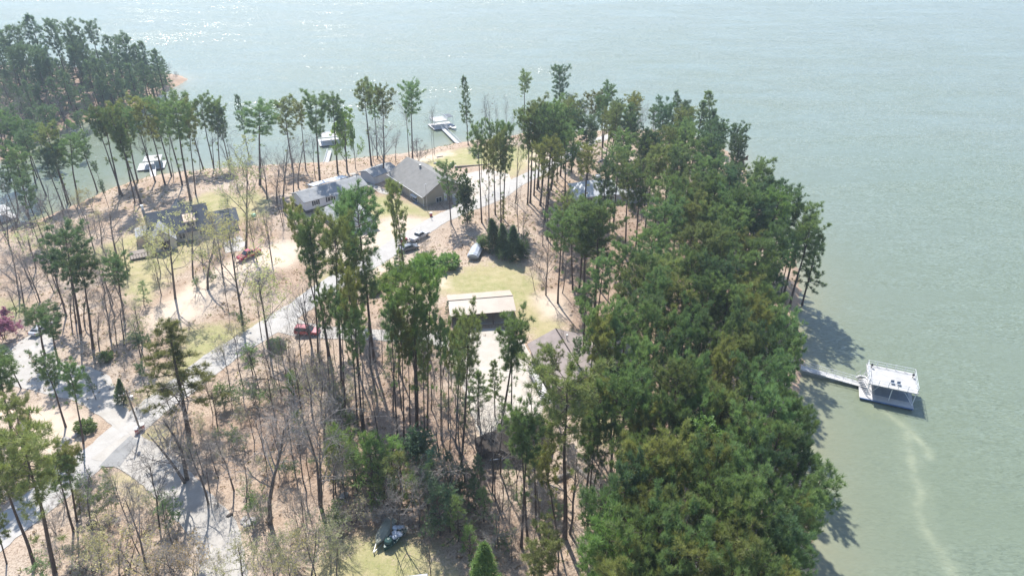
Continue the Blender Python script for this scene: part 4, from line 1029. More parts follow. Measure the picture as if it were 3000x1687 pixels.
# ------------------------------------------------------------------ vegetation prototypes
def needle_mesh(name, C, Dn, K, ln, wd, mat, seed, up=.25, spread=.9, quad=False):
    """K thin blades bursting from every tuft centre"""
    rg = np.random.RandomState(seed); C = np.asarray(C, float); Dn = np.asarray(Dn, float); n = len(C)
    c = np.repeat(C, K, 0); d = np.repeat(Dn, K, 0) * .55 + rg.normal(0, 1, (n * K, 3)) * spread * .6; d[:, 2] += up
    d /= np.linalg.norm(d, axis=1)[:, None] + 1e-9
    r = rg.normal(0, 1, d.shape); s = np.cross(d, r); s /= np.linalg.norm(s, axis=1)[:, None] + 1e-9
    l = ln * rg.uniform(.65, 1.2, (n * K, 1)); w = wd * rg.uniform(.7, 1.25, (n * K, 1))
    c = c + rg.normal(0, .06, c.shape)
    a = c - s * w * .35; b = c + s * w * .35; m1 = c + d * l * .6 + s * w * .5; m2 = c + d * l * .6 - s * w * .5; e = c + d * l
    if quad:
        V = np.stack([c, c + d * l * .5 + s * w * .5, e, c + d * l * .5 - s * w * .5], 1).reshape(-1, 3); F = np.arange(len(V)).reshape(-1, 4)
    else:
        V = np.stack([a, b, e + s * w * .15, e - s * w * .15], 1).reshape(-1, 3); F = np.arange(len(V)).reshape(-1, 4)
    me_ = np_mesh(name, V, F); me_.materials.append(mat)
    return me_

def rvec(rg, s=1): return Vector((rg.gauss(0, s), rg.gauss(0, s), rg.gauss(0, s)))

def pine_proto(seed, H=24.0, start=.55, rad=3.1, limbs=34, form='round', K=25, ln=.60, wd=.074, r0=.27, tuft=1.0, stubs=8):
    rg = random.Random(seed); tr = MB()
    ax, ay = rg.uniform(-.5, .5), rg.uniform(-.5, .5); ph = rg.uniform(0, 6)
    def tp(u): return Vector((ax * math.sin(u * 3 + ph) * u + ax * .2 * math.sin(9 * u), ay * math.cos(u * 2.6 + ph) * u + .12 * math.sin(11 * u + ph) * u, H * u))
    n = 12; tr.tube([tp(k / n * .975) - (Vector((0, 0, .5)) if k == 0 else Vector()) for k in range(n + 1)], [r0 * (1.25 if k == 0 else 1) * (1 - .82 * (k / n) ** 1.15) for k in range(n + 1)], 8)
    C, Dn = [], []
    def tufts(a, b, cnt, sp):
        d = (b - a).normalized()
        for _ in range(cnt):
            u = rg.random() ** .6; q = a.lerp(b, u) + rvec(rg, sp); C.append(q); Dn.append((d + Vector((0, 0, .35))).normalized())
    lob = [rg.uniform(0, 6.28) for _ in range(3)]
    for i in range(limbs):
        u = start + (1 - start) * ((i + rg.random()) / limbs) ** (.9 if form == 'round' else 1.0) * (.96 if form == 'cone' else .93)
        t = (u - start) / (1 - start)
        if form == 'round': prof = (.42 + .58 * (t / .55) ** .9) if t < .55 else math.sqrt(max(.02, 1 - ((t - .55) / .47) ** 2))
        elif form == 'flat': prof = .35 + .7 * t if t < .72 else math.sqrt(max(.02, 1 - ((t - .72) / .3) ** 2))
        else: prof = 1.05 * (1 - t) ** .75 + .10
        az = i * 2.399 + rg.uniform(-.5, .5)
        L = rad * prof * rg.uniform(.55, 1.15) * (1 + .22 * math.sin(az * 2 + lob[0]))
        el = (R(3) + R(34) * t ** 1.4 if form != 'cone' else R(-8) + R(50) * t ** 2) + rg.uniform(-.18, .18)
        a = tp(u); d = Vector((math.cos(az) * math.cos(el), math.sin(az) * math.cos(el), math.sin(el)))
        mid = a + d * L * .55 + Vector((0, 0, -.05 * L)); e = a + d * L + Vector((0, 0, .08 * L))
        rr = .035 + .05 * (1 - t) * L / rad
        tr.tube([a, mid, e], [rr, rr * .7, rr * .3], 4, False)
        nb = max(3, int(L * 2.2))
        for k in range(nb):
            v = rg.uniform(.3, 1.0); p = a.lerp(mid, v / .55) if v < .55 else mid.lerp(e, (v - .55) / .45)
            sd = (d * .7 + rvec(rg, .55) + Vector((0, 0, .35))).normalized(); bl = rg.uniform(.35, .95) * (1 if L > 1.2 else .6)
            q = p + sd * bl
            if rg.random() < .6: tr.tube([p, q], [.025, .012], 3, False)
            tufts(p, q, max(1, int(rg.choice((1, 2, 2)) * tuft)), .16)
        tufts(mid, e, max(1, int(3 * tuft)), .2)
    top = tp(.97)
    for _ in range(int(14 * tuft)): tufts(top - Vector((0, 0, 1.6)), top + Vector((0, 0, .2)), 1, .55)
    for _ in range(stubs):                                                        # dead snags below the crown
        u = rg.uniform(start * .45, start); a = tp(u); az = rg.uniform(0, 6.28); l = rg.uniform(.4, 1.7)
        tr.tube([a, a + Vector((math.cos(az) * l, math.sin(az) * l, rg.uniform(-.3, .35) * l))], [.035, .012], 3, False)
        if rg.random() < .45: q = a + Vector((math.cos(az) * l, math.sin(az) * l, .1)); tufts(a.lerp(q, .7), q, 3, .2)
    return dict(h=H, trunk=tr.mesh('pine_trunk', M_BARK), crown=needle_mesh('pine_crown', C, Dn, K, ln, wd, M_NEEDLE, seed))

def cedar_proto(seed, H=9.0, rad=2.3, dense=1.0):
    rg = random.Random(seed); tr = MB().tube([(0, 0, -.3), (0, 0, H * .9)], [.16, .03], 7); C, Dn = [], []
    for i in range(int(620 * dense)):
        u = rg.random() ** 1.25; z = H * (.06 + .94 * u); r = rad * (1 - u) ** .8 * (1 + .16 * math.sin(u * 30 + i * .1)); az = rg.uniform(0, 6.28); q = rg.random() ** .45
        C.append((r * q * math.cos(az), r * q * math.sin(az), z + rg.gauss(0, .1))); Dn.append((math.cos(az) * .8, math.sin(az) * .8, .45))
    return dict(h=H, trunk=tr.mesh('cedar_trunk', M_BARK), crown=needle_mesh('cedar_crown', C, Dn, 13, .5, .12, M_NEEDLE, seed, .15))

def bush_proto(seed, H=2.0, rad=1.2, n=240, loose=.0):
    rg = random.Random(seed); tr = MB(); C, Dn = [], []
    for k in range(5): az = k * 1.3; tr.tube([(0, 0, -.1), (math.cos(az) * rad * .5, math.sin(az) * rad * .5, H * .6)], [.05, .015], 4, False)
    for i in range(n):
        v = rvec(rg).normalized(); q = rg.uniform(.55, 1.0) if loose == 0 else rg.uniform(.2, 1.1)
        bump = 1 + .14 * math.sin(v.x * 6 + seed) * math.sin(v.y * 5)
        C.append((v.x * rad * q * bump, v.y * rad * q * bump, H * .52 + v.z * H * .5 * q * bump)); Dn.append(v)
    return dict(h=H, trunk=tr.mesh('shrub_stem', M_BARKD), crown=needle_mesh('shrub_foliage', C, Dn, 12, .30, .13, M_LEAF, seed, .1, quad=True))

def bare_proto(seed, H=16.0, fork=.35, spread=1.0, r0=.22, leaf=0, lk=5, ls=.2, mat=None, limbs=9, twig=1.0, multi=1):
    rg = random.Random(seed); tr = MB(); br = MB(); C, Dn = [], []
    def grow(a, d, L, r, lvl):
        n = 4 if lvl < 2 else 2; pts = [a]; p = a; dd = d.copy()
        for k in range(n):
            dd = (dd + rvec(rg, .13 if lvl else .05) + Vector((0, 0, .07 if lvl < 3 else .02))).normalized(); p = p + dd * (L / n); pts.append(p)
        rs = [r * (1 - .72 * k / n) for k in range(n + 1)]
        (tr if lvl == 0 else br).tube(pts, rs, 7 if lvl == 0 else (5 if lvl == 1 else 3), lvl < 2)
        if lvl >= 3:
            if leaf and rg.random() < leaf: C.append(pts[-1]); Dn.append(dd)
            if leaf and rg.random() < leaf * .7: C.append(pts[1]); Dn.append(dd)
        if lvl == 4 or L < .3: return
        cnt = [limbs, rg.randint(4, 6), rg.randint(4, 5), int(3 * twig)][lvl] if lvl < 4 else 0
        for i in range(cnt):
            u = (fork + (1 - fork) * (i + rg.random()) / cnt) if lvl == 0 else rg.uniform(.22, 1.0)
            k = min(n - 1, int(u * n)); q = pts[k].lerp(pts[k + 1], u * n - k)
            ax = rvec(rg); side = (ax - dd * ax.dot(dd)).normalized()
            ang = R(rg.uniform(28, 58)) * (spread if lvl == 0 else 1)
            nd = (dd * math.cos(ang) + side * math.sin(ang)); nd.z += .12; nd.normalize()
            f = [rg.uniform(.34, .52) * (1.15 - .55 * u), rg.uniform(.35, .6), rg.uniform(.38, .62), rg.uniform(.4, .7)][lvl]
            grow(q, nd, L * f, max(.011, rs[k] * (.55 if lvl else .5)), lvl + 1)
    for s in range(multi):
        az = s * 2.2 + seed; tilt = 0 if multi == 1 else .16
        grow(Vector((.25 * s, 0, -.3)), Vector((math.cos(az) * tilt, math.sin(az) * tilt, 1)).normalized(), H * rg.uniform(.82, .95), r0 / (1 if multi == 1 else 1.25), 0)
    m = mat or (M_TWIG if multi > 1 else M_BARK2)
    out = dict(h=H, trunk=tr.mesh('tree_trunk', mat or M_BARKT), branches=br.mesh('tree_branches', m))
    if leaf: out['crown'] = needle_mesh('budding_leaves', C, Dn, lk, ls, ls * .75, M_LEAF, seed, .0, 1.2, quad=True)
    return out

PROTO = {
    'p': [pine_proto(1, start=.58, rad=4.2, limbs=42), pine_proto(2, start=.64, rad=3.9, limbs=38), pine_proto(3, start=.54, rad=4.5, limbs=48), pine_proto(4, form='flat', start=.64, rad=4.3, limbs=38),
          pine_proto(5, start=.68, rad=3.4, limbs=32), pine_proto(6, form='flat', start=.58, rad=4.0, limbs=42), pine_proto(7, start=.50, rad=4.2, limbs=50), pine_proto(8, form='round', start=.60, rad=4.6, limbs=46)],
    'c': [pine_proto(11, form='cone', start=.36, rad=3.6, limbs=50, stubs=4), pine_proto(12, form='cone', start=.30, rad=3.3, limbs=52, stubs=3), pine_proto(13, form='cone', start=.44, rad=4.0, limbs=48, stubs=6)],
    'y': [pine_proto(21, H=9, start=.14, rad=2.0, limbs=22, form='cone', r0=.12, K=15, ln=.5, stubs=0, tuft=.75), pine_proto(22, H=9, start=.2, rad=1.8, limbs=22, form='round', r0=.11, K=15, ln=.5, stubs=0, tuft=.75)],
    'f': [cedar_proto(31), cedar_proto(32, rad=2.6, dense=1.1)],
    's': [bush_proto(41), bush_proto(42, rad=1.35), bush_proto(43, H=2.2, rad=1.5, n=200, loose=1)],
    'n': [bare_proto(51), bare_proto(52, fork=.25, spread=1.25), bare_proto(53, H=15, fork=.4, spread=.8), bare_proto(54, H=16, fork=.3, spread=1.1, r0=.26, limbs=11)],
    'b': [bare_proto(61, leaf=.5, lk=4, ls=.2), bare_proto(62, fork=.28, spread=1.2, leaf=.45, lk=4, ls=.2), bare_proto(63, fork=.4, spread=.85, leaf=.5, lk=4, ls=.2)],
    't': [bare_proto(71, H=4.2, fork=.1, spread=1.1, r0=.05, limbs=7, multi=3), bare_proto(72, H=4.0, fork=.15, spread=1.2, r0=.05, limbs=6, multi=3, leaf=.4, lk=3, ls=.16), bare_proto(73, H=3.6, fork=.1, spread=1.4, r0=.05, limbs=6, multi=4)],
    'd': [bare_proto(81, H=13, fork=.45, spread=.5, r0=.12, limbs=7, twig=.7), bare_proto(82, H=12, fork=.5, spread=.6, r0=.11, limbs=6, twig=.7), bare_proto(83, H=13, fork=.4, spread=.45, r0=.13, limbs=8, twig=.7, mat=M_BARKD)],
    'h': [bush_proto(45, H=6, rad=1.6, n=420, loose=1)],
}
PROTO['r'] = [bare_proto(66, H=7, fork=.15, spread=1.3, r0=.12, leaf=.9, lk=6, ls=.2, multi=2)]
PROTO['l'] = [bare_proto(64, H=14, fork=.35, spread=.9, leaf=.9, lk=7, ls=.26), bare_proto(65, H=12, fork=.2, leaf=.9, lk=7, ls=.24)]
PROTO['o'] = [bare_proto(67, H=4.5, fork=.08, spread=1.2, r0=.05, leaf=.16, lk=2, ls=.15, multi=3, limbs=6), bare_proto(68, H=4.5, fork=.1, spread=1.35, r0=.05, leaf=.14, lk=2, ls=.15, multi=3, limbs=6)]
TINT = {'g': (.222, .300, .132), 'o': (.285, .298, .122), 'u': (.188, .268, .172), 'd': (.14, .20, .11), 'y': (.60, .55, .32), 'l': (.40, .52, .17), 'b': (.25, .35, .115), 'p': (.5, .2, .32), 'r': (.55, .43, .28), 'k': (.26, .17, .11)}
TNAME = {'g': 'green', 'o': 'olive-green', 'u': 'bluish-green', 'd': 'dark-green', 'b': 'bright-green'}
KNAME = {'p': ('pine_tree', 'pine'), 'c': ('pine_tree', 'pine'), 'y': ('young_pine', 'young pine'), 'f': ('cedar_tree', 'cedar'), 's': ('evergreen_shrub', 'shrub'), 'n': ('bare_tree', 'bare tree'),
         'b': ('budding_tree', 'budding tree'), 't': ('twiggy_shrub', 'shrub'), 'd': ('bare_sapling', 'sapling'), 'h': ('holly_tree', 'holly'), 'r': ('redbud_tree', 'redbud'), 'l': ('leafing_tree', 'tree'), 'o': ('budding_shrub', 'shrub')}
GROUP = {'p': 'pines on the wooded peninsula', 'c': 'pines on the wooded peninsula', 'y': 'young pines in the understory', 'f': 'cedars', 's': 'evergreen garden shrubs', 'n': 'bare grey trees', 'b': 'budding yellow-tinged trees',
         't': 'twiggy bare shrubs', 'd': 'thin bare saplings', 'h': 'hollies', 'r': 'redbuds', 'l': 'light green leafing trees', 'o': 'budding shrubs'}
TREES = []          # dicts gathered first; objects are made afterwards so that every label can compare its tree with the others
rgT = random.Random(77)

def plant(kind, base, top, w=1.0, tint=None, proto=None):
    """base: ground point, top: world point of the tip"""
    v = top - base; hh = v.length
    lean = v.angle(Vector((0, 0, 1))) if hh > .1 else 0
    if lean > R(11):                                                     # keep odd leans believable
        ax = Vector((v.x, v.y, 0)).normalized(); v = (Vector((0, 0, 1)) * math.cos(R(11)) + ax * math.sin(R(11))) * hh; top = base + v
    TREES.append(dict(k=kind, base=base, top=top, h=hh, w=w, tint=tint, proto=proto))

def top_over(base, tx, ty):
    """tip whose picture position is (tx, ty), standing over the depth of its base"""
    x, dy, dz = ray(tx, ty); t = base.y / dy
    return Vector((x * t, base.y, CAM_H + dz * t))

def read(block, ox, oy, s, wk=1.0, short=False):
    for ln in block.strip().splitlines():
        for ent in ln.split(','):
            f = ent.split()
            if not f: continue
            k = f[0]; tx, ty = ox + float(f[1]) / s, oy + float(f[2]) / s; w = 1.0; tint = None
            ex = [e for e in f[3:] if e[0] in 'wi' and not e[0].isdigit()]
            for e in ex:
                if e[0] == 'w': w = float(e[1:])
                else: tint = e[1:]
            rest = [e for e in f[3:] if e not in ex]
            pi = (int(rest[-1]) - 1) if (rest[0][0] == 'h' and len(rest) > 1) or (rest[0][0] != 'h' and len(rest) > 2) else None
            if rest[0][0] == 'h':
                hh = float(rest[0][1:]); z = 4.0
                for _ in range(5): p = at_z(tx, ty, z + hh); z = max(.1, hgt(p.x, p.y))
                base = Vector((p.x, p.y, z)); top = Vector((p.x + rgT.uniform(-.03, .03) * hh, p.y, z + hh))
            else:
                base = G(ox + float(rest[0]) / s, oy + float(rest[1]) / s); top = top_over(base, tx, ty)
            if short and pi is None and k == 'p': pi = rgT.choice((1, 3, 4, 4))          # short high crowns on long bare trunks
            plant(k, base, top, w * (wk if k in 'pc' else 1), tint, pi)

# far peninsula, top left
read('''c 190 105 h30 w1.2 iu, p 10 220 h25 iu, p 110 200 h26 iu, p 345 155 h26 iu, p 465 160 h27 iu, c 545 185 h25 io, p 620 160 h27 iu, c 740 240 h24 ig, p 855 205 h26 iu
c 985 265 h23 id, c 940 290 h23 id, c 1085 350 h22 w1.15 id, p 230 360 h22 ig, c 400 430 h20 ig, c 600 430 h21 iu, c 710 420 h21 id, c 900 450 h21 w1.3 ig, c 1000 440 h18 id
c 560 610 h15 id, c 680 530 h17 id, p 320 760 h18 ig, c 780 460 h20 iu, c 1060 470 h15 id, c 1120 470 h12 id, c 830 560 h15 id, p 270 330 h22 iu, p 150 320 h22 ig, c 60 300 h21 iu, c 490 330 h20 ig
c 640 330 h22 iu, p 560 310 h20 io, c 330 420 h18 ig, c 800 330 h21 id, c 870 350 h21 iu, c 1010 390 h17 id, c 940 560 h12 id, c 760 610 h11 id, c 1000 600 h9 id
d 1190 455 1200 560, p 110 350 h20 id, c 200 470 h17 ig, c 450 480 h16 iu, n 150 530 h12, n 80 680 h13, n 400 690 h12, n 300 620 h12, n 650 640 h11, n 20 580 h12, n 220 700 h11, n 540 760 h9, n 470 600 h11, n 120 800 h11
n 60 460 h13, n 350 540 h12, n 230 560 h12, n 720 700 h8, p 40 760 h18 ig, p 130 900 h16 ig, p 60 880 h17 id, l 470 850 h5 il, l 530 880 h4 il, p 540 800 h14 ig, c 230 860 h13 ig, t 1240 500 h3, n 580 690 h10, n 10 650 h12, c 100 600 h14 ig''', 0, 0, 2.415, .97)
# pine row along the cove, left
read('''p 1410 690 1515 1200 w.9 ig, p 1525 710 1555 1195 w.8 ig, p 1570 760 1628 1195 w.9 ig, p 1290 700 1440 1200 io, p 1230 730 1350 1420 w1.2 ig, p 1075 730 1215 1250 ig, p 1010 715 1170 1310 io
p 940 770 1100 1290 ig, p 1150 725 1290 1310 ig, p 1320 800 1385 1375 w.8 io, p 865 780 975 1285 ig, p 800 745 925 1285 io, p 770 775 1000 1445 w.9 ig, p 715 775 850 1380 io, p 660 790 865 1390 w.9 ig
p 850 900 955 1435 w.7 ig, p 480 970 555 1440 w1.15 ig, p 320 900 480 1445 io, p 180 1080 200 1530 w1.1 ig, p 60 1230 130 1560 ig, p 590 950 690 1360 ig, p 40 1000 130 1480 id, p 640 1150 735 1370 w.7 ig
p 380 1040 500 1450 w.9 ig, p 420 1100 450 1480 io, c 1740 680 1760 1100 w.6 ig, p 1820 750 1840 1310 w1.5 ig, p 2000 705 2070 1190 w1.1 io, p 2120 730 2165 1210 w.8 io, p 2230 680 2265 1310 w1.2 ig, p 2350 690 2390 1230 w1.1 ig
n 1880 1040 1890 1410, n 1990 1000 2010 1500, n 2100 980 2110 1330, d 2210 960 2230 1260, b 1700 1100 1740 1760 iy, n 1930 1150 1960 1440, n 2060 1040 2080 1400, d 1490 850 1515 1195, d 1600 880 1640 1200, d 1000 900 1100 1290, d 1390 950 1420 1220, d 1180 900 1230 1255
p 0 1250 40 1660 ig, p 260 1270 310 1700 w.9 io, p 720 1290 770 1470 w.6 ig, n 30 1400 60 1720, n 80 1420 130 1690, p 150 850 260 1330 ig, p 10 800 70 1280 ig, p 220 950 330 1390 io''', 0, 0, 2.415, .97)
# trees behind the middle houses
read('''l 300 500 340 1030 w.9 il, l 365 610 410 1000 w.5 il, p 475 275 545 970 w1.1 io, p 555 300 597 910 w.8 ig, p 640 320 650 940 io, p 870 285 895 920 ig, d 800 400 865 905, t 950 715 945 935 ik
n 630 590 640 1080 w1.2, n 745 690 750 930 w.7, d 1040 530 1070 940 w.5, d 1070 440 1080 880 w.5, c 1330 215 1367 800 w.75 ig, d 1505 400 1510 760 w.6, d 1545 410 1550 745, d 1690 410 1695 730 w.7, d 1600 450 1610 740 w.6
p 1845 190 1840 700 ig, p 2150 135 2140 760 w1.1 id, p 1445 640 1482 1455 w.8 ig, p 1580 615 1597 1390 w.75 ig, p 1530 780 1545 1460 w.7 io, p 1690 620 1665 1425 w.75 ig, p 1640 700 1643 1460 w.6 io, d 1790 720 1768 1290 ig
p 1900 560 1870 1300 ig, p 1925 450 1893 1290 io, p 1960 540 1925 1225 ig, p 2010 480 1952 1175 ig, p 2060 460 1978 1310 ig, p 2110 560 2012 1455 id, p 2150 600 2048 1255 ig, p 2180 540 2070 1180 w1.1 id, p 2240 690 2120 1110 ig
p 1180 950 1222 1460 w.95 ig, h 1325 1010 1360 1460 w.9 id, p 2010 800 1990 1130 w.8 ig, d 1500 560 1480 1100 w.6, d 1260 1240 1290 1460 w.5, d 1710 1190 1700 1450 w.4, d 1815 1120 1810 1280 w.4, n 540 700 560 940 w.7, n 690 760 660 900 w.6
n 2290 380 2240 760 w.7, n 2220 560 2200 760 w.8, d 1750 540 1752 770 w.5, y 1660 1240 1650 1460 w.8 io''', 900, 150, 2.8975, .92)
# left houses and slope
read('''p 440 420 570 1150 w1.1 id, p 350 590 470 1030 w1.1 id, p 640 605 660 1260 w1.1 id, p 520 640 540 1080 w.9 id, p 820 615 880 1060 w1.1 ig, y 1010 790 1020 950 ig, p 230 970 320 1310 w1.5 ig, p 390 1010 420 1400 w1.2 ig, p 60 1270 150 1540 w1.0 ig
c 1180 1075 1335 1850 w1.6 io, b 1120 290 1240 905 w1.0 iy, n 780 260 835 630 w1.1, n 1300 250 1365 755 w.9, n 1440 420 1470 840 w1.3, b 1700 400 1720 1090 w.9 iy, b 1760 300 1820 650 w.8 iy, b 1870 680 1915 1290 w1.0 iy, d 1570 750 1620 1000 w.8
n 1900 270 1925 650 w.8, n 2130 900 2205 1240 w1.0, b 240 400 255 690 w1.1 iy, n 30 330 95 620, n 80 560 140 900, n 130 700 180 1000, n 60 800 115 1010 w.9, n 720 850 780 1180, n 850 950 880 1230, n 650 980 700 1240, n 780 1000 830 1240, b 960 1040 1000 1330 iy
n 560 800 600 1100, n 480 850 510 1120, b 1540 420 1580 760 iy, b 1400 480 1440 700 iy, n 700 300 720 520, n 560 300 600 450, n 640 320 690 480, n 350 360 390 520, r 20 1030 25 1190 w1.3 ip, b 1480 280 1530 560 w.7 iy, b 1000 330 1050 600 w.7 iy
o 1660 1080 1680 1220 w1.3 iy, t 1700 1000 1720 1110, o 1560 1190 1590 1300 w1.2 iy, t 1180 700 1190 790, t 1100 720 1110 800, y 1760 1240 1790 1440 w1.3 ib, n 1900 1000 1930 1190 w.5, b 1780 820 1850 1180 w.6 iy, t 1330 1060 1350 1130, n 2020 950 2050 1120 w.4
p 1000 1150 1030 1360 w1.0 io, p 1090 1180 1100 1390 w.8 ig, t 860 1320 880 1410, t 700 1290 720 1370, s 740 1290 745 1340 w1.2 ig, t 600 1240 620 1310, n 250 1020 280 1160 w.6, t 420 250 450 340, t 500 420 520 500, t 620 330 650 420, t 1420 560 1430 640, t 1490 700 1510 790, t 1370 760 1400 830''', 0, 500, 2.415, .97)
# middle
read('''p 230 95 395 1065 ig, p 270 230 318 1050 w.8 ig, p 420 110 488 1290 w.85 io, p 600 -50 718 1110 w.9 ig, p 540 400 610 1200 w.9 io, p 660 470 690 1160 w.9 ig, p 1010 490 1015 1580 w1.1 ib 4, p 1115 490 1092 1600 w.55 ib 4, p 870 620 900 1200 w1.0 ib
p 1400 800 1330 1860 w.72 io 4, p 1740 815 1600 1630 w.95 ig 4, p 1680 900 1690 1620 w.7 ig 4, p 1980 1025 1985 1500 w.95 io 4, p 2200 40 2165 620 w1.2 ig, p 2110 90 2120 600 w1.1 id, p 2300 20 2300 590 w1.1 ig, p 2220 575 2190 1120 w1.1 ig
f 1545 105 1580 330 w1.1 id, f 1700 155 1695 385 w1.2 id, f 1620 140 1640 360 w1.0 id, c 915 320 915 580 w1.3 ig, s 1235 360 1235 440 w1.5 ib, s 1065 390 1060 470 w1.6 ib, s 865 470 865 520 w1.3 ib, s 900 440 905 490 w1.2 ib, s 850 455 858 505 w.9 ig, s 780 500 785 570 w1.3 io
s 720 570 720 625 w1.2 io, s 1040 350 1060 400 w1.2 ig, t 1070 240 1080 320 w1.4, h 1480 215 1490 320 w1.2 ig, h 1770 250 1765 380 w1.2 id, n 1925 230 1930 640 w.9, n 1830 420 1850 600 w.6, n 2390 420 2370 680 w.7, n 200 520 272 1000 w.8, n 830 520 850 680 w.5, n 800 740 805 960 w.4
d 830 800 850 1500 w.8, d 920 820 930 990, d 760 830 770 1150, d 1210 900 1205 1200, d 880 940 910 1449, d 1110 1040 1120 1449, d 1245 1000 1260 1300, d 1160 260 1165 300 w.6, d 640 1000 650 1600, p 560 760 640 1600 w.8 ig, p 450 600 480 1000 w.8 io
t 240 1060 260 1180 w1.4, o 300 1080 320 1240 w1.5 iy, o 180 1120 190 1250 w1.4 iy, o 480 1260 490 1400 w1.2 iy, n 330 1180 340 1540 w1.0, n 420 1240 430 1560 w.8, y 110 1190 130 1340 w1.3 ib, y 30 1000 40 1150 w1.1 ig, t 60 940 70 1020, s 20 960 20 1010 w1.5 ig
n 1190 1050 1200 1300 w.6, n 1130 1100 1140 1350 w.6, d 1320 1100 1325 1380, c 1450 1180 1450 1560 w1.0 ig, c 1560 1100 1570 1500 w.8 ig, d 1830 1200 1835 1500, h 2010 890 2025 970 w.8 ig, d 1040 180 1050 330 w.6, t 1000 330 1010 380, t 1100 1300 1120 1420, t 1220 1380 1230 1470
b 1290 1180 1290 1420 w.6 iy, p 1330 860 1300 1500 w.7 ig, t 1900 480 1910 560 w1.3, t 1850 350 1870 440 w1.4, t 1600 330 1620 400, t 1760 200 1790 270 w1.3, n 2050 880 2060 1100 w.6, p 2330 860 2330 1170 w.8 ig, p 2130 950 2140 1290 w.7 ig, c 1230 680 1240 800 w.8 ig''', 800, 600, 2.415, .88, True)
# lower left
read('''p -60 560 240 1365 w1.1 io, p 150 400 400 1490 w1.2 io, p 400 640 522 1130 w1.15 ig, p 470 540 545 1060 w1.0 io, c 30 760 48 1360 w.6 io, p 40 -60 110 560 w1.2 ig, p -60 20 20 640 w1.1 ig, p 140 200 200 700 w1.1 io, p 560 -30 590 510 w.9 ig, p 300 -100 465 395 w1.1 ig
d 670 700 650 1105 w1.1, d 790 720 1060 1480 w1.0, d 1050 590 1130 1110 w1.0, d 1440 490 1487 865, d 1765 450 1742 970 w1.0, n 1860 330 1912 1080 w1.25, n 1250 160 1325 770 w1.45, n 1390 480 1475 940 w.9, d 2190 90 2262 940 w1.3, n 1100 330 1310 790 w1.3
t 1830 850 1872 1150 w.5, t 2080 760 2110 1085 w.6, b 700 1160 730 1480 w1.2 iy, o 1250 1170 1270 1400 w1.3 ir, o 1100 1260 1130 1420 w1.2 iy, b 1700 1220 1730 1560 w1.1 iy, b 2180 1160 2200 1500 w1.1 iy, b 1950 1180 1960 1560 w.9 iy, b 2360 1180 2380 1480 w.8 iy, o 850 1200 880 1420 w1.6 iy
o 600 1220 620 1400 w1.4 iy, o 1380 1260 1400 1440 w1.3 ir, n 920 1180 850 1480 w.7, d 2020 740 2035 1000 w.4, t 1180 870 1220 1060 w.9, t 1010 1010 1040 1110 w1.3, o 1080 880 1100 1010 w1.2 iy, t 1520 860 1540 960 w1.2, y 1560 90 1590 260 w1.3 ib, y 2060 20 2080 180 w1.2 ib
t 1640 130 1660 250 w1.5, t 1780 100 1800 230 w1.5, o 2170 30 2190 160 w1.3 iy, t 1950 330 1980 450 w1.6, t 2100 420 2120 540 w1.5, y 2100 290 2120 460 w1.1 ig, y 2360 420 2380 700 w1.1 ig, o 960 160 980 260 w1.4 iy, t 880 110 890 200 w1.4, f 855 60 860 220 w.8 id
s 600 360 605 420 w1.2 ig, y 20 420 30 560 w1.1 io, y 110 700 130 830 w1.0 io, t 300 1330 320 1440 w1.2, n 1640 560 1660 690 w.5, d 990 260 1005 420 w.5, t 780 780 800 860, t 1640 400 1650 520 w1.4, n 2330 600 2360 900 w.8, t 2340 1000 2360 1140 w1.3, o 1500 1300 1520 1440 w1.0 iy, b 2060 1250 2080 1600 w.8 iy
p 600 560 640 760 w.7 io, y 560 850 570 1000 w.9 io, c 660 20 680 200 w.7 ig, p 1040 -40 1050 180 w.8 io, d 760 690 830 900 w.6''', 0, 1087, 2.415, .84, True)
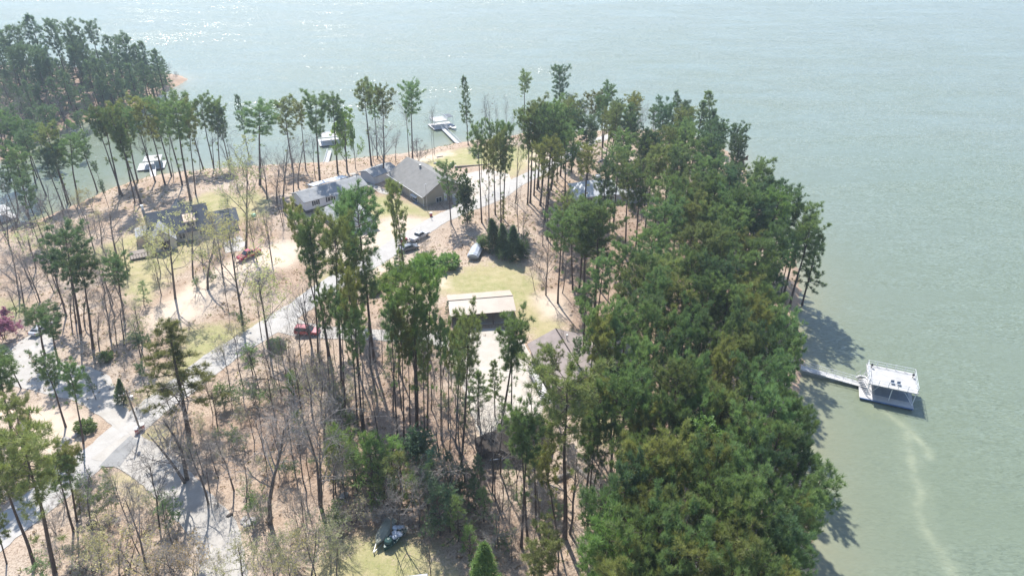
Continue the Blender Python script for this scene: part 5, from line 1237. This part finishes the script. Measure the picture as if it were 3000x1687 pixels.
# lower middle
read('''p 1850 15 1822 1180 w1.3 io, p 2200 40 2150 710 w1.25 ig, d 1745 240 1695 800 w1.2, p 1660 560 1780 1195 w.9 io, n 1960 560 1860 1150 w.9, p 1990 270 1993 605 w.7 io, p 2350 260 2362 480 w.8 ig, p 1660 1180 1640 1760 w1.4 io, p 2160 1130 2150 1720 w1.4 ib, p 2360 1100 2350 1640 w1.2 ig
p 1560 330 1515 1240 w1.0 ig, p 1500 260 1560 1200 w.9 ig, p 1600 560 1620 1105 w1.2 iy, n 1640 700 1650 1160 w.6, d 1290 300 1310 860 w1.0, d 1210 180 1230 700 w1.0, d 960 250 970 640 w.9, n 1000 200 1100 660 w.8
y 230 420 250 800 w1.2 ib, y 430 460 450 900 w1.2 ib, y 500 480 520 880 w1.1 ib, y 600 470 620 820 w1.2 ib, y 650 590 660 900 w1.1 io, h 770 410 790 640 w1.4 iu, y 880 550 900 860 w1.3 iu, y 1000 600 1010 880 w1.3 iu, y 1080 660 1090 930 w1.1 iu, y 920 810 940 1160 w1.1 iu, y 1000 830 1010 1140 w1.1 iu
c 1210 590 1215 900 w.8 id, y 1245 840 1250 1060 w1.1 ig, y 1140 1110 1150 1310 w1.1 ib, f 1250 1225 1255 1560 w1.05 ib, y 540 620 560 960 w1.1 io, y 330 560 350 860 w1.1 ig, y 180 560 200 860 w1.0 io, y 740 720 750 1000 w1.0 ib, y 840 660 850 960 w1.0 ig, y 1060 900 1070 1200 w1.0 ig, y 1180 780 1190 1010 w1.0 id
n 640 760 640 1130 w.9, n 780 780 790 1100 w.9, n 1330 1000 1350 1260 w.9, o 320 900 320 1060 w1.4 iy, o 240 980 250 1120 w1.2 iy, n 90 440 100 960 w.9, t 440 1000 450 1100 w1.4, t 560 960 570 1080 w1.4, t 700 1020 710 1130 w1.4, t 860 1060 870 1180 w1.3, t 1080 1000 1090 1120 w1.4
b 40 1120 60 1440 w.8 iy, o 130 1180 150 1330 w1.3 iy, t 210 1240 220 1330 w1.2, b 1420 820 1430 1080 w.5 iy, t 1300 1180 1310 1300 w1.4, t 1400 1160 1410 1260 w1.3, y 300 300 310 520 w1.0 ig, y 230 180 240 330 w1.0 id, o 100 60 110 240 w1.6 iy, o 240 100 250 260 w1.3 iy, n 30 -40 40 330 w1.1
t 1760 820 1780 900 w1.2, t 1960 850 1980 960 w1.4, t 2060 760 2080 880 w1.4, n 2060 600 2080 860 w.7, p 2300 480 2290 900 w1.0 io, p 2380 640 2370 1000 w1.0 ig, p 2240 820 2230 1230 w1.1 ig, c 2120 940 2120 1300 w1.0 ig, n 1900 1180 1990 1449 w.6
d 600 820 600 1200, d 260 600 270 900, d 310 640 320 880, d 860 1150 880 1500 w.8, d 1310 560 1330 920, p 750 -300 775 400 w.9 ib, y 1110 180 1120 380 w1.0 ig, y 1380 230 1390 450 w.9 ig, d 1480 560 1480 900''', 900, 1087, 2.415, .78, True)
# right-hand woods, upper part
read('''p 390 315 395 560 w.9 id, p 300 390 h22 ig, p 200 420 h22 ig, p 630 370 630 560 w.9 ig, p 735 345 740 600 w.9 io, p 850 315 850 600 w1.1 ig, c 1100 285 1120 640 w.9 id, c 1390 285 1405 680 w1.25 ig, p 1210 450 1190 700 ig, p 740 465 720 720 ig, p 990 575 h20 id
p 570 575 560 790 w1.0 ig, p 790 580 775 1020 w1.15 ig, p 400 570 h23 w1.1 ig, p 270 650 h24 io, p 490 720 480 1010 w1.0 io, p 860 790 h23 io, p 680 800 h22 id, p 1080 690 h22 io, p 1240 550 h22 ig, p 1350 750 h21 w1.1 ig, p 1180 740 h23 id, p 1330 620 h22 ig, p 1440 670 h17 w1.2 ig
p 1600 805 h20 id, p 1700 890 h20 ig, p 1560 850 h23 id, p 1450 880 h24 ig, p 1250 920 h24 io, p 1100 920 h24 ig, p 680 935 690 1240 w1.1 ig, p 540 1070 h24 w1.3 ig, p 640 1100 h24 w1.2 ig, p 1060 1085 h24 w1.2 ig, p 1200 980 h24 ig, p 1010 1250 h22 ig
p 1290 1240 h24 w1.1 io, p 1410 1280 h23 io, p 1490 1190 h22 ig, p 1640 990 h24 ig, c 1820 895 h22 id, c 1900 910 h22 id, p 1970 990 h22 ig, p 1880 1020 h23 w1.1 ib, p 2070 1090 h21 w1.1 ig, p 1900 1235 h23 w1.1 ig, p 2110 1200 h20 w1.2 ig, p 1750 1000 h23 ig, p 1740 1090 h22 id, c 2180 1290 h17 w1.2 ig
n 950 380 h12 w.8, n 1020 380 h12 w.8, n 520 330 h13 w.8, n 900 430 h11 w.8, n 560 430 h10 w.8, p 1000 740 h21 io, p 930 860 h22 ig, p 1380 940 h23 ig, p 1530 1000 h23 ig, p 1320 1060 h23 io, p 1440 1110 h23 ig, p 1600 1120 h22 ig, d 800 900 930 1180 w.9, d 960 880 950 1080
r 1640 745 1600 850 w.8 ik, n 1230 1060 h14 w.8, n 1140 1030 h14 w.8, p 380 1020 h18 io, p 350 1150 h20 ig, p 760 690 h21 ig, p 960 610 h19 ig, c 1120 420 h18 ig, c 1420 420 h20 id, n 1300 1130 h13 w.7, p 850 460 h19 id, p 560 460 h17 io, p 1150 560 h20 io, p 1480 760 h18 ig''', 1500, 150, 2.415, .9)
# right-hand woods, lower part
read('''p 60 10 h24 ig, p 230 25 h24 w1.1 ig, p 430 15 h24 w1.1 ig, c 660 35 h23 w1.2 id, p 560 85 h24 ig, p 880 20 h24 id, p 1120 50 h21 w1.15 ig, p 1000 -10 h23 io, p 770 220 h23 io, p 920 140 h23 w1.2 io, p 930 295 h24 w1.15 ig, p 1110 300 h22 w1.1 ig, p 520 335 h24 w1.1 io
p 640 300 h24 ig, p 780 455 h24 w1.1 io, p 1040 495 h24 w1.2 ig, p 1130 470 h22 ig, l 745 610 h20 ib, l 630 590 h18 ib, p 410 735 h25 w1.2 io, p 520 725 h25 io, p 870 790 h24 ig, p 740 750 h25 w1.1 io, p 1080 640 h24 w1.1 ig, p 1220 620 h19 w.9 ig, p 1230 800 h18 w.9 ig
p 1290 925 h22 w1.2 ig, p 890 880 h25 w1.2 ig, p 700 890 h25 w1.1 ig, p 1130 995 h22 w1.1 ig, p 560 1040 h25 w1.1 io, p 820 1005 h25 w1.1 ig, p 1080 1135 h23 w1.1 id, p 430 1150 h25 w1.1 ig, p 250 850 h24 w1.1 id, p 130 1015 h24 w1.2 ig, p 620 1190 h25 w1.1 ig, p 870 1215 h25 w1.1 io
p 130 1210 h25 w1.2 ib, p 360 1185 h25 w1.1 ig, p 1000 1345 h24 w1.2 ig, p 700 1320 h25 w1.1 io, p 250 365 h24 w1.2 ig, p 480 520 h22 ig, p 950 640 h24 ig, p 990 760 h24 id, p 330 180 h23 ig, p 150 100 h23 io, p 500 200 h22 id, p 380 560 h20 io, p 300 740 h22 ig, p 640 470 h22 ig
p 840 560 h22 io, p 1190 720 h21 id, p 960 1080 h24 ig, p 1200 1050 h20 io, p 480 880 h23 ig, p 330 1010 h23 io, p 1150 1300 h22 ig, p 520 1330 h25 ig, p 250 1340 h25 io, p 860 1380 h25 ig, p 1170 180 h20 ig, p 1030 160 h23 id, p 730 120 h22 ig, n 1020 880 h14 w.8, n 160 870 h13 w.8, n 90 720 h12 w.8
p 400 1430 h24 ig, p 80 380 h22 io, p 90 560 h20 ig, y 190 470 h8 ig, y 60 640 h8 io, p 1130 1420 h22 io, p 1170 560 h21 ig, n 700 560 h13 w.7, n 560 780 h13 w.7, p 330 460 h21 ig''', 1700, 900, 1.841, .66)

# the belt between the upper and lower part of the right-hand woods, and the slender stand in the centre
read('''p 1890 740 h22 ig, p 1960 765 h23 io, p 2030 745 h22 ig, p 2100 770 h23 id, p 2165 745 h21 ig, p 2230 775 h20 w.9 ig, p 1925 815 h23 ig, p 1995 835 h23 io, p 2065 815 h22 ig, p 2135 840 h22 ig, p 2200 825 h21 io, p 2262 850 h20 w.9 ig
p 1850 800 h22 io, p 1820 720 h22 ig, p 2275 790 h18 w.9 id, p 1880 870 h22 id, p 2020 890 h22 ig, p 2240 900 h20 ig, p 1760 760 h21 ig, p 2290 720 h18 w.9 ig, p 2330 690 h17 w.9 ig, p 2210 690 h20 io, p 2120 700 h21 ig''', 0, 0, 1.0, .85)
read('''p 520 480 600 1560 io, p 830 700 880 1640 ig, p 905 760 925 1640 io, p 480 640 512 1500 ig, p 1180 820 1190 1660 ig, p 1255 900 1240 1580 io, p 350 620 400 1330 ig, p 950 880 970 1560 ig
p 1060 960 1075 1700 io, p 1330 960 1290 1680 ig''', 800, 600, 2.415, .5, True)

# understory sprinkled under the woods, kept off roads and buildings
import itertools
occupied = [(t['base'].x, t['base'].y) for t in TREES]
road_w = np.array([G(*p)[:2] for p in MAIN_ROAD])
def clear_of(x, y, d=2.2):
    return all((x - a) ** 2 + (y - b) ** 2 > d * d for a, b in occupied)
def keep_out():
    lines = [(resample([G(*p) for p in MAIN_ROAD], 1.5), 3.4), (resample([G(*p) for p in ((330, 1300), (455, 1373), (571, 1487), (646, 1605), (662, 1780))], 1.5), 3.0), (resample([G(*p) for p in ((840, 952), (965, 974), (1180, 984), (1330, 1000), (1450, 1010), (1480, 1200))], 1.5), 2.6)]
    spots = [(458 + 70, 690, 11), (600, 690, 6), (970, 575, 11), (1000, 655, 8), (1200, 545, 13), (1410, 900, 9), (1610, 1070, 11), (1532, 1300, 7), (1745, 575, 9), (1128, 1570, 4), (1393, 742, 5), (1225, 700, 5), (728, 755, 4), (900, 975, 4)]
    sp = [(G(a, b), r) for a, b, r in spots]
    def f(x, y):
        return any(np.min(np.hypot(l[:, 0] - x, l[:, 1] - y)) < d for l, d in lines) or any((p.x - x) ** 2 + (p.y - y) ** 2 < r * r for p, r in sp)
    return f
def sprinkle(poly, kinds, count, hr, wr, seed, d=2.4):
    rg = random.Random(seed); w = world_poly(poly); lo, hi = w.min(0), w.max(0); n = 0; blocked = keep_out()
    for _ in range(count * 30):
        x, y = rg.uniform(lo[0], hi[0]), rg.uniform(lo[1], hi[1])
        if poly_sd([(x, y)], w)[0] < 0 or not clear_of(x, y, d) or shore_d([(x, y)])[0] < 1.5 or blocked(x, y): continue
        k, tint = rg.choice(kinds); z = hgt(x, y); h = rg.uniform(*hr[k])
        plant(k, Vector((x, y, z)), Vector((x + rg.uniform(-.06, .06) * h, y + rg.uniform(-.06, .06) * h, z + h)), rg.uniform(*wr), tint); occupied.append((x, y)); n += 1
        if n >= count: break
HR = {'t': (1.6, 3.6), 'o': (2, 4.2), 'd': (5, 11), 'n': (6, 11), 'y': (3, 7), 's': (1, 2), 'p': (17, 23), 'b': (6, 11)}
sprinkle([(1080, 1030), (1280, 1010), (1390, 1210), (1500, 1420), (1480, 1600), (1300, 1600), (980, 1540), (950, 1300), (1000, 1150)], [('t', None), ('t', None), ('d', None), ('n', None), ('o', 'y'), ('y', 'g')], 26, HR, (.8, 1.3), 1)
sprinkle([(560, 1250), (880, 1050), (1000, 1200), (1000, 1450), (880, 1500), (640, 1400)], [('t', None), ('d', None), ('o', 'y'), ('t', None)], 18, HR, (.8, 1.3), 2)
sprinkle([(1560, 620), (1700, 660), (1760, 900), (1720, 980), (1620, 860), (1540, 720)], [('t', None), ('d', None), ('t', None), ('d', None)], 16, HR, (.8, 1.3), 3)
sprinkle([(40, 640), (240, 620), (300, 760), (420, 950), (300, 1080), (150, 920), (30, 860)], [('n', None), ('t', None), ('n', None), ('d', None)], 20, HR, (.7, 1.1), 4)
sprinkle([(1500, 1420), (1690, 1300), (1820, 1500), (1800, 1687), (1520, 1687)], [('t', None), ('d', None), ('t', None), ('n', None)], 14, HR, (.8, 1.2), 5)
sprinkle([(60, 1600), (520, 1570), (640, 1760), (60, 1760)], [('o', 'y'), ('t', None), ('d', None)], 6, HR, (.8, 1.3), 6)
sprinkle([(680, 1560), (900, 1560), (900, 1740), (700, 1760)], [('o', 'y'), ('t', None), ('d', None)], 6, HR, (.8, 1.3), 7)
sprinkle([(1300, 640), (1540, 600), (1560, 760), (1420, 740), (1330, 700)], [('t', None), ('t', None), ('d', None)], 10, HR, (.7, 1.1), 8)
sprinkle([(640, 500), (860, 500), (840, 560), (640, 590)], [('n', None), ('t', None), ('d', None)], 7, HR, (.7, 1.1), 9)

HR['p'] = (12, 19); HR['c'] = (11, 19)
sprinkle([(0, 430), (150, 385), (330, 320), (480, 262), (520, 245), (430, 225), (250, 225), (60, 235), (-60, 300)], [('c', 'u'), ('c', 'g'), ('p', 'u'), ('n', None), ('c', 'd'), ('n', None), ('t', None)], 60, HR, (.9, 1.25), 10, 3.2)
sprinkle([(-120, 200), (60, 200), (60, 240), (-120, 260)], [('c', 'u'), ('p', 'g')], 8, HR, (1, 1.2), 11, 4)
HR['c'] = (6, 12)
sprinkle([(0, 440), (150, 392), (330, 326), (500, 262), (535, 242), (430, 222), (250, 222), (60, 230), (-60, 300)], [('c', 'u'), ('c', 'd'), ('c', 'g'), ('n', None)], 75, HR, (1.2, 1.7), 14, 2.2)
HR['p'] = (16, 22); HR['c'] = (13, 19)
sprinkle([(1620, 470), (1760, 430), (2020, 440), (2110, 520), (2190, 700), (2210, 860), (2190, 940), (2050, 820), (1900, 740), (1850, 600), (1720, 640), (1650, 600)], [('p', 'g'), ('p', 'o'), ('c', 'g'), ('p', 'd'), ('n', None)], 48, HR, (.9, 1.2), 12, 4.2)
sprinkle([(1900, 760), (2170, 900), (2190, 1300), (2180, 1650), (2000, 1650), (1900, 1300), (1820, 1000)], [('p', 'g'), ('n', None), ('y', 'g'), ('n', None), ('t', None)], 16, HR, (.9, 1.15), 13, 4.2)

lit = np.random.RandomState(5)
cand = np.column_stack([lit.uniform(-190, 75, 60000), lit.uniform(34, 250, 60000)])
ins = poly_sd(cand, main_poly) > 1.5
bare_ = np.zeros(len(cand))
for q in GRASS + PALE: bare_ = np.maximum(bare_, (poly_sd(cand, world_poly(q)) > -1).astype(float))
rd = resample([G(*p) for p in MAIN_ROAD], 2.0); near_road = np.min(np.hypot(cand[:, None, 0] - rd[None, :, 0], cand[:, None, 1] - rd[None, :, 1]), 1) < 4.2
gt_ = resample([G(*p) for p in ((330, 1300), (455, 1373), (571, 1487), (646, 1605), (662, 1780))], 2.0); near_road |= np.min(np.hypot(cand[:, None, 0] - gt_[None, :, 0], cand[:, None, 1] - gt_[None, :, 1]), 1) < 3.6
dw = resample([G(*p) for p in ((840, 952), (965, 974), (1180, 984), (1330, 1000), (1480, 1040), (1480, 1200))], 2.0); near_road |= np.min(np.hypot(cand[:, None, 0] - dw[None, :, 0], cand[:, None, 1] - dw[None, :, 1]), 1) < 3.0
dens = .5 + .5 * np.sin(cand[:, 0] * .21 + 1.3) * np.sin(cand[:, 1] * .17) + .4 * np.sin(cand[:, 0] * .53) * np.sin(cand[:, 1] * .47 + 2)
ok = ins & ~near_road & (bare_ < .5) & (lit.uniform(0, 1, len(cand)) < np.clip(dens, .06, 1))
sc_ = cand[ok]; zz = height(sc_)
half = len(sc_) // 3
for nm, sel, colr, lb, ln_, up_ in (('leaf_litter', slice(0, 2 * half), (.30, .205, .14), 'dry brown leaf and twig litter strewn under the trees', .42, .05), ('undergrowth', slice(2 * half, 2 * half + half // 2), (.27, .265, .12), 'low pale green undergrowth between the trees', .5, .5)):
    q = np.column_stack([sc_[sel], zz[sel] + .04])
    o = bpy.data.objects.new(nm, needle_mesh(nm, q, np.tile((0, 0, .25), (len(q), 1)), 7, ln_, .13, M_LEAF, 3, up_, 1.2, quad=True)); COL.objects.link(o); o.color = (*colr, 1); o['kind'] = 'stuff'
    tag(o, lb, 'ground litter' if nm == 'leaf_litter' else 'undergrowth')

HR['p'] = (20, 27)
sprinkle([(1060, 1020), (1290, 1010), (1370, 1180), (1460, 1400), (1300, 1420), (1100, 1330), (980, 1180)], [('p', 'g'), ('p', 'o'), ('p', 'u')], 13, HR, (.48, .68), 31, 3.2)
sprinkle([(930, 880), (1290, 890), (1290, 950), (930, 950)], [('p', 'g'), ('p', 'o')], 4, HR, (.5, .65), 32, 3.0)
sprinkle([(1500, 1380), (1700, 1280), (1800, 1480), (1700, 1600), (1540, 1600)], [('p', 'g'), ('p', 'o'), ('d', None)], 9, HR, (.5, .7), 33, 3.0)
HR['t'] = (2, 4.5); HR['n'] = (7, 12); HR['d'] = (6, 12)
sprinkle([(540, 1230), (860, 1040), (1050, 1000), (1090, 1300), (960, 1540), (800, 1560), (640, 1420)], [('n', None), ('t', None), ('d', None), ('o', 'y'), ('d', None)], 34, HR, (.7, 1.1), 21, 2.0)
sprinkle([(20, 620), (330, 600), (420, 760), (450, 1000), (380, 1130), (280, 1060), (150, 930), (20, 850)], [('n', None), ('n', None), ('d', None), ('t', None), ('b', 'y')], 30, HR, (.7, 1.1), 22, 2.0)
sprinkle([(440, 1150), (560, 1150), (620, 1300), (660, 1480), (560, 1440), (480, 1330)], [('d', None), ('t', None), ('o', 'y')], 10, HR, (.7, 1), 23, 2.0)
sprinkle([(1300, 1280), (1420, 1300), (1520, 1450), (1560, 1660), (1340, 1620), (1220, 1480)], [('d', None), ('n', None), ('d', None), ('t', None)], 18, HR, (.7, 1.1), 24, 2.0)
sprinkle([(120, 1400), (330, 1410), (480, 1520), (560, 1660), (160, 1680)], [('t', None), ('d', None), ('o', 'y')], 12, HR, (.7, 1.1), 25, 2.2)
sprinkle([(420, 620), (860, 640), (820, 760), (520, 900), (430, 860)], [('b', 'y'), ('n', None), ('d', None)], 10, HR, (.7, 1.0), 26, 3)

# ------------------------------------------------------------------ labels: each tree told apart by its look and by the landmark next to it
LANDMARKS = [('white mobile home', 985, 570), ('grey garage', 975, 620), ('tan house', 1190, 530), ('beige carport', 1410, 890), ('silver pickup truck', 1230, 697), ('white covered boat', 1393, 742),
             ('slate-roofed house', 550, 640), ('brown-roofed house', 1640, 1060), ('dark cabin', 1530, 1290), ('white-roofed woods house', 1740, 560), ('right dock', 2620, 1110), ('right dock gangway', 2400, 1085),
             ('lakeside lawn dock', 1290, 345), ('left cove dock', 445, 470), ('pale dock behind trunks', 965, 420), ('red sport utility car', 900, 962), ('red pickup truck', 730, 745), ('crossarmed utility pole', 410, 1225),
             ('rock pile', 732, 1528), ('olive tarped boat', 1128, 1570), ('thick cut log', 1648, 1398), ('far peninsula tip', 545, 235), ('dark tree stump', 270, 1535), ('road junction', 300, 1320), ('left roadside boulder', 47, 1386),
             ('round green lawn bush', 1262, 600), ('timber retaining wall', 1405, 485), ('garden gate', 1293, 800), ('gravel track', 580, 1490), ('bottom edge canopy', 1215, 1680), ('pink redbud', 10, 950), ('picnic table', 570, 505),
             ('reddish brown shore tree', 2175, 470), ('second fallen trunk', 1850, 475), ('lower right shore bend', 2350, 1400), ('far left grassy bank', 195, 365), ('left driveway', 170, 1000), ('plywood shed', 10, 1250), ('dark fallen trunk', 1850, 836),
             ('right woods middle', 2100, 800), ('right woods lower middle', 2050, 1300), ('right woods upper edge', 1900, 330), ('bottom right woods corner', 2200, 1600), ('left end of far peninsula', 60, 200)]
ORD = ['nearest', 'second nearest', 'third nearest', 'fourth nearest', 'fifth nearest', 'sixth nearest', 'seventh nearest', 'eighth nearest', 'ninth nearest', 'tenth nearest', 'eleventh nearest', 'twelfth nearest', 'thirteenth nearest', 'fourteenth nearest']
buckets = {}
for t in TREES:
    bx, by = proj(t['base']); tx, ty = proj(t['top']); f = .7 if t['k'] in 'pcnbdlh' else .5
    t['px'] = (bx + (tx - bx) * f, by + (ty - by) * f)
    best = min(LANDMARKS, key=lambda l: (l[1] - t['px'][0]) ** 2 + ((l[2] - t['px'][1]) * 1.15) ** 2)
    dx, dy = t['px'][0] - best[1], t['px'][1] - best[2]
    dr = ('right of' if dx > 0 else 'left of') if abs(dx) > abs(dy) else ('in front of' if dy > 0 else 'beyond')
    t['lm'], t['dr'], t['d'] = best[0], dr, math.hypot(dx, dy)
    buckets.setdefault((KNAME[t['k']][1] + (t['k'] if t['k'] in 'sto' else ''), best[0], dr), []).append(t)
for key, lst in buckets.items():
    lst.sort(key=lambda t: t['d'])
    for i, t in enumerate(lst): t['rank'] = ORD[min(i, len(ORD) - 1)]; t['alone'] = len(lst) == 1
def look(t):
    k = t['k']; tn = TNAME.get(t['tint'], 'green')
    if k in 'pc':
        size = 'tall' if t['h'] > 23 else ('slender' if t['w'] < .85 else ('short' if t['h'] < 15 else 'mid-sized'))
        shape = 'broad-crowned' if t['w'] > 1.12 else ('narrow-crowned' if t['w'] < .85 else ('conical' if k == 'c' else 'round-crowned'))
        return f'{size} {tn} {shape} pine' if t['tint'] not in ('y', 'k') else f'{size} yellowish-brown {shape} pine'
    return {'y': f'{tn} young pine', 'f': f'dense {tn} cedar', 's': f'rounded {tn} shrub', 'n': ('spreading' if t['w'] > 1.05 else 'slight' if t['w'] < .75 else 'grey') + ' bare tree', 'b': 'budding yellow-tinged tree', 't': 'twiggy bare shrub', 'd': 'thin bare sapling', 'h': f'upright {tn} holly',
            'r': 'pink flowering redbud' if t['tint'] == 'p' else 'reddish brown shore tree', 'l': 'light green leafing tree' if t['tint'] == 'l' else 'bright green broadleaf tree', 'o': ('orange' if t['tint'] == 'r' else 'yellow') + ' budding shrub'}[k]

# ------------------------------------------------------------------ plant everything
pines = sorted((t for t in TREES if t['k'] in 'pc'), key=lambda t: -t['h'] ** 2 * t['w'] / (t['base'] - Vector((0, 0, CAM_H))).length_squared)
SMALL = pines[296:]; small_ids = set(id(t) for t in SMALL)
def merged_wood():
    """the pines that show smallest, standing close together, as one mass"""
    V, F, MI, off = [], [], [], 0
    for i, t in enumerate(SMALL):
        P_ = PROTO[t['k']][i % len(PROTO[t['k']])]; s = t['h'] / P_['h']; ws = (s ** .75 if s < 1 else s ** .9) * t['w']; a = rgT.uniform(0, 6.28)
        for part, mi in (('trunk', 0), ('crown', 1)):
            me_ = P_[part]; n = len(me_.vertices); co = np.empty(n * 3, np.float32); me_.vertices.foreach_get('co', co); co = co.reshape(-1, 3)
            co = np.column_stack([(co[:, 0] * math.cos(a) - co[:, 1] * math.sin(a)) * ws + t['base'].x, (co[:, 0] * math.sin(a) + co[:, 1] * math.cos(a)) * ws + t['base'].y, co[:, 2] * s + t['base'].z])
            ls = np.empty(len(me_.polygons), np.int32); me_.polygons.foreach_get('loop_total', ls); vi = np.empty(len(me_.loops), np.int32); me_.loops.foreach_get('vertex_index', vi)
            st_ = np.concatenate([[0], np.cumsum(ls)[:-1]]); q = st_[ls == 4]; f = vi[q[:, None] + np.arange(4)] + off
            V.append(co); F.append(f); MI.append(np.full(len(f), mi, np.int32)); off += n
    me_ = np_mesh('pine_wood', np.concatenate(V), np.concatenate(F)); me_.materials.append(M_BARK); me_.materials.append(M_NEEDLE)
    me_.polygons.foreach_set('material_index', np.concatenate(MI))
    o = bpy.data.objects.new('pine_wood', me_); COL.objects.link(o); o.color = (.20, .275, .18, 1); o['kind'] = 'stuff'
    tag(o, 'small far-off pines filling the woods between the larger trees', 'wood')
if SMALL: merged_wood()
cnt = {}
UP = Vector((0, 0, 1))
for t in TREES:
    if id(t) in small_ids: continue
    k = t['k']; pr = PROTO[k]; i = cnt.get(k, 0); cnt[k] = i + 1
    P_ = pr[(i * 5 + rgT.randrange(len(pr))) % len(pr)] if t['proto'] is None else pr[t['proto']]
    lab = f"{look(t)}, {'the one' if t['alone'] else t['rank']} {t['dr']} the {t['lm']}"
    r = bpy.data.objects.new(KNAME[k][0], None); COL.objects.link(r); r.location = t['base']; r.empty_display_size = .4
    tag(r, lab, KNAME[k][1], GROUP[k])
    ax = (t['top'] - t['base']).normalized(); q = UP.rotation_difference(ax) @ Quaternion((0, 0, 1), rgT.uniform(0, 6.283))
    r.rotation_mode = 'QUATERNION'; r.rotation_quaternion = q
    s = t['h'] / P_['h']; ws = s * t['w'] if k in 'sfto' else ((s ** .6) * t['w']) if k == 'h' else (s ** .75 if s < 1 else s ** .9) * t['w']
    r.scale = (ws, ws, s)
    for part in ('trunk', 'branches', 'crown'):
        if part not in P_: continue
        o = bpy.data.objects.new({'crown': 'crown', 'trunk': 'trunk' if k not in 'sto' else 'stem', 'branches': 'branches'}[part], P_[part]); COL.objects.link(o); o.parent = r
        if part == 'crown':
            c = TINT[t['tint'] or 'g']; v = rgT.uniform(.72, 1.22); h_ = rgT.uniform(-.10, .06)
            o.color = (c[0] * v * (1 + h_), c[1] * v, c[2] * v * (1 - h_), 1)
print('TREES', len(TREES), cnt)

# ------------------------------------------------------------------ light, air, camera
SUN_AZ, SUN_EL = R(-18), R(51)                       # azimuth measured from the view direction (+Y), negative to the left
sd = Vector((math.sin(SUN_AZ) * math.cos(SUN_EL), math.cos(SUN_AZ) * math.cos(SUN_EL), math.sin(SUN_EL)))
sl = bpy.data.lights.new('sun', 'SUN'); sl.energy = 4.1; sl.angle = R(.53); sl.color = (1, .97, .925)
so = bpy.data.objects.new('sun', sl); COL.objects.link(so); so.rotation_euler = sd.to_track_quat('Z', 'Y').to_euler(); so.location = (0, 0, 200)
w = bpy.data.worlds.new('World'); SC.world = w; w.use_nodes = True; nt = w.node_tree
bg = nt.nodes.get('Background') or nt.nodes.new('ShaderNodeBackground')
sky = nt.nodes.new('ShaderNodeTexSky'); sky.sky_type = 'NISHITA'; sky.sun_disc = False
sky.sun_elevation = SUN_EL; sky.sun_rotation = SUN_AZ; sky.altitude = 200; sky.air_density = 1.0; sky.dust_density = .8; sky.ozone_density = 2.2
nt.links.new(sky.outputs[0], bg.inputs[0]); bg.inputs[1].default_value = .124

HAZE = 0.00029
if HAZE:
    hz = MB().box(-4100, 4100, -1600, 4600, -6, 80).build('haze', None, None)
    m = bpy.data.materials.new('haze'); m.use_nodes = True; n = m.node_tree; n.nodes.clear(); o_ = n.nodes.new('ShaderNodeOutputMaterial'); v = n.nodes.new('ShaderNodeVolumePrincipled')
    v.inputs['Color'].default_value = (.74, .86, 1, 1); v.inputs['Density'].default_value = HAZE; v.inputs['Anisotropy'].default_value = .3; n.links.new(v.outputs[0], o_.inputs['Volume'])
    hz.data.materials.append(m); hz['kind'] = 'stuff'

cam = bpy.data.cameras.new('camera'); co = bpy.data.objects.new('camera', cam); COL.objects.link(co)
cam.sensor_width = 36; cam.lens = 36 * FPX / 3000; cam.clip_end = 9000; cam.clip_start = .5
co.location = (0, 0, CAM_H); co.rotation_euler = (math.pi / 2 - TH, 0, 0)
SC.camera = co
vs = SC.view_settings; vs.view_transform = 'Standard'; vs.look = 'None'; vs.gamma = 1; vs.exposure = .95
SC.cycles.use_denoising = True
SC.cycles.max_bounces = 6; SC.cycles.diffuse_bounces = 3; SC.cycles.transmission_bounces = 4; SC.cycles.transparent_max_bounces = 4
SC.cycles.caustics_reflective = False; SC.cycles.caustics_refractive = False
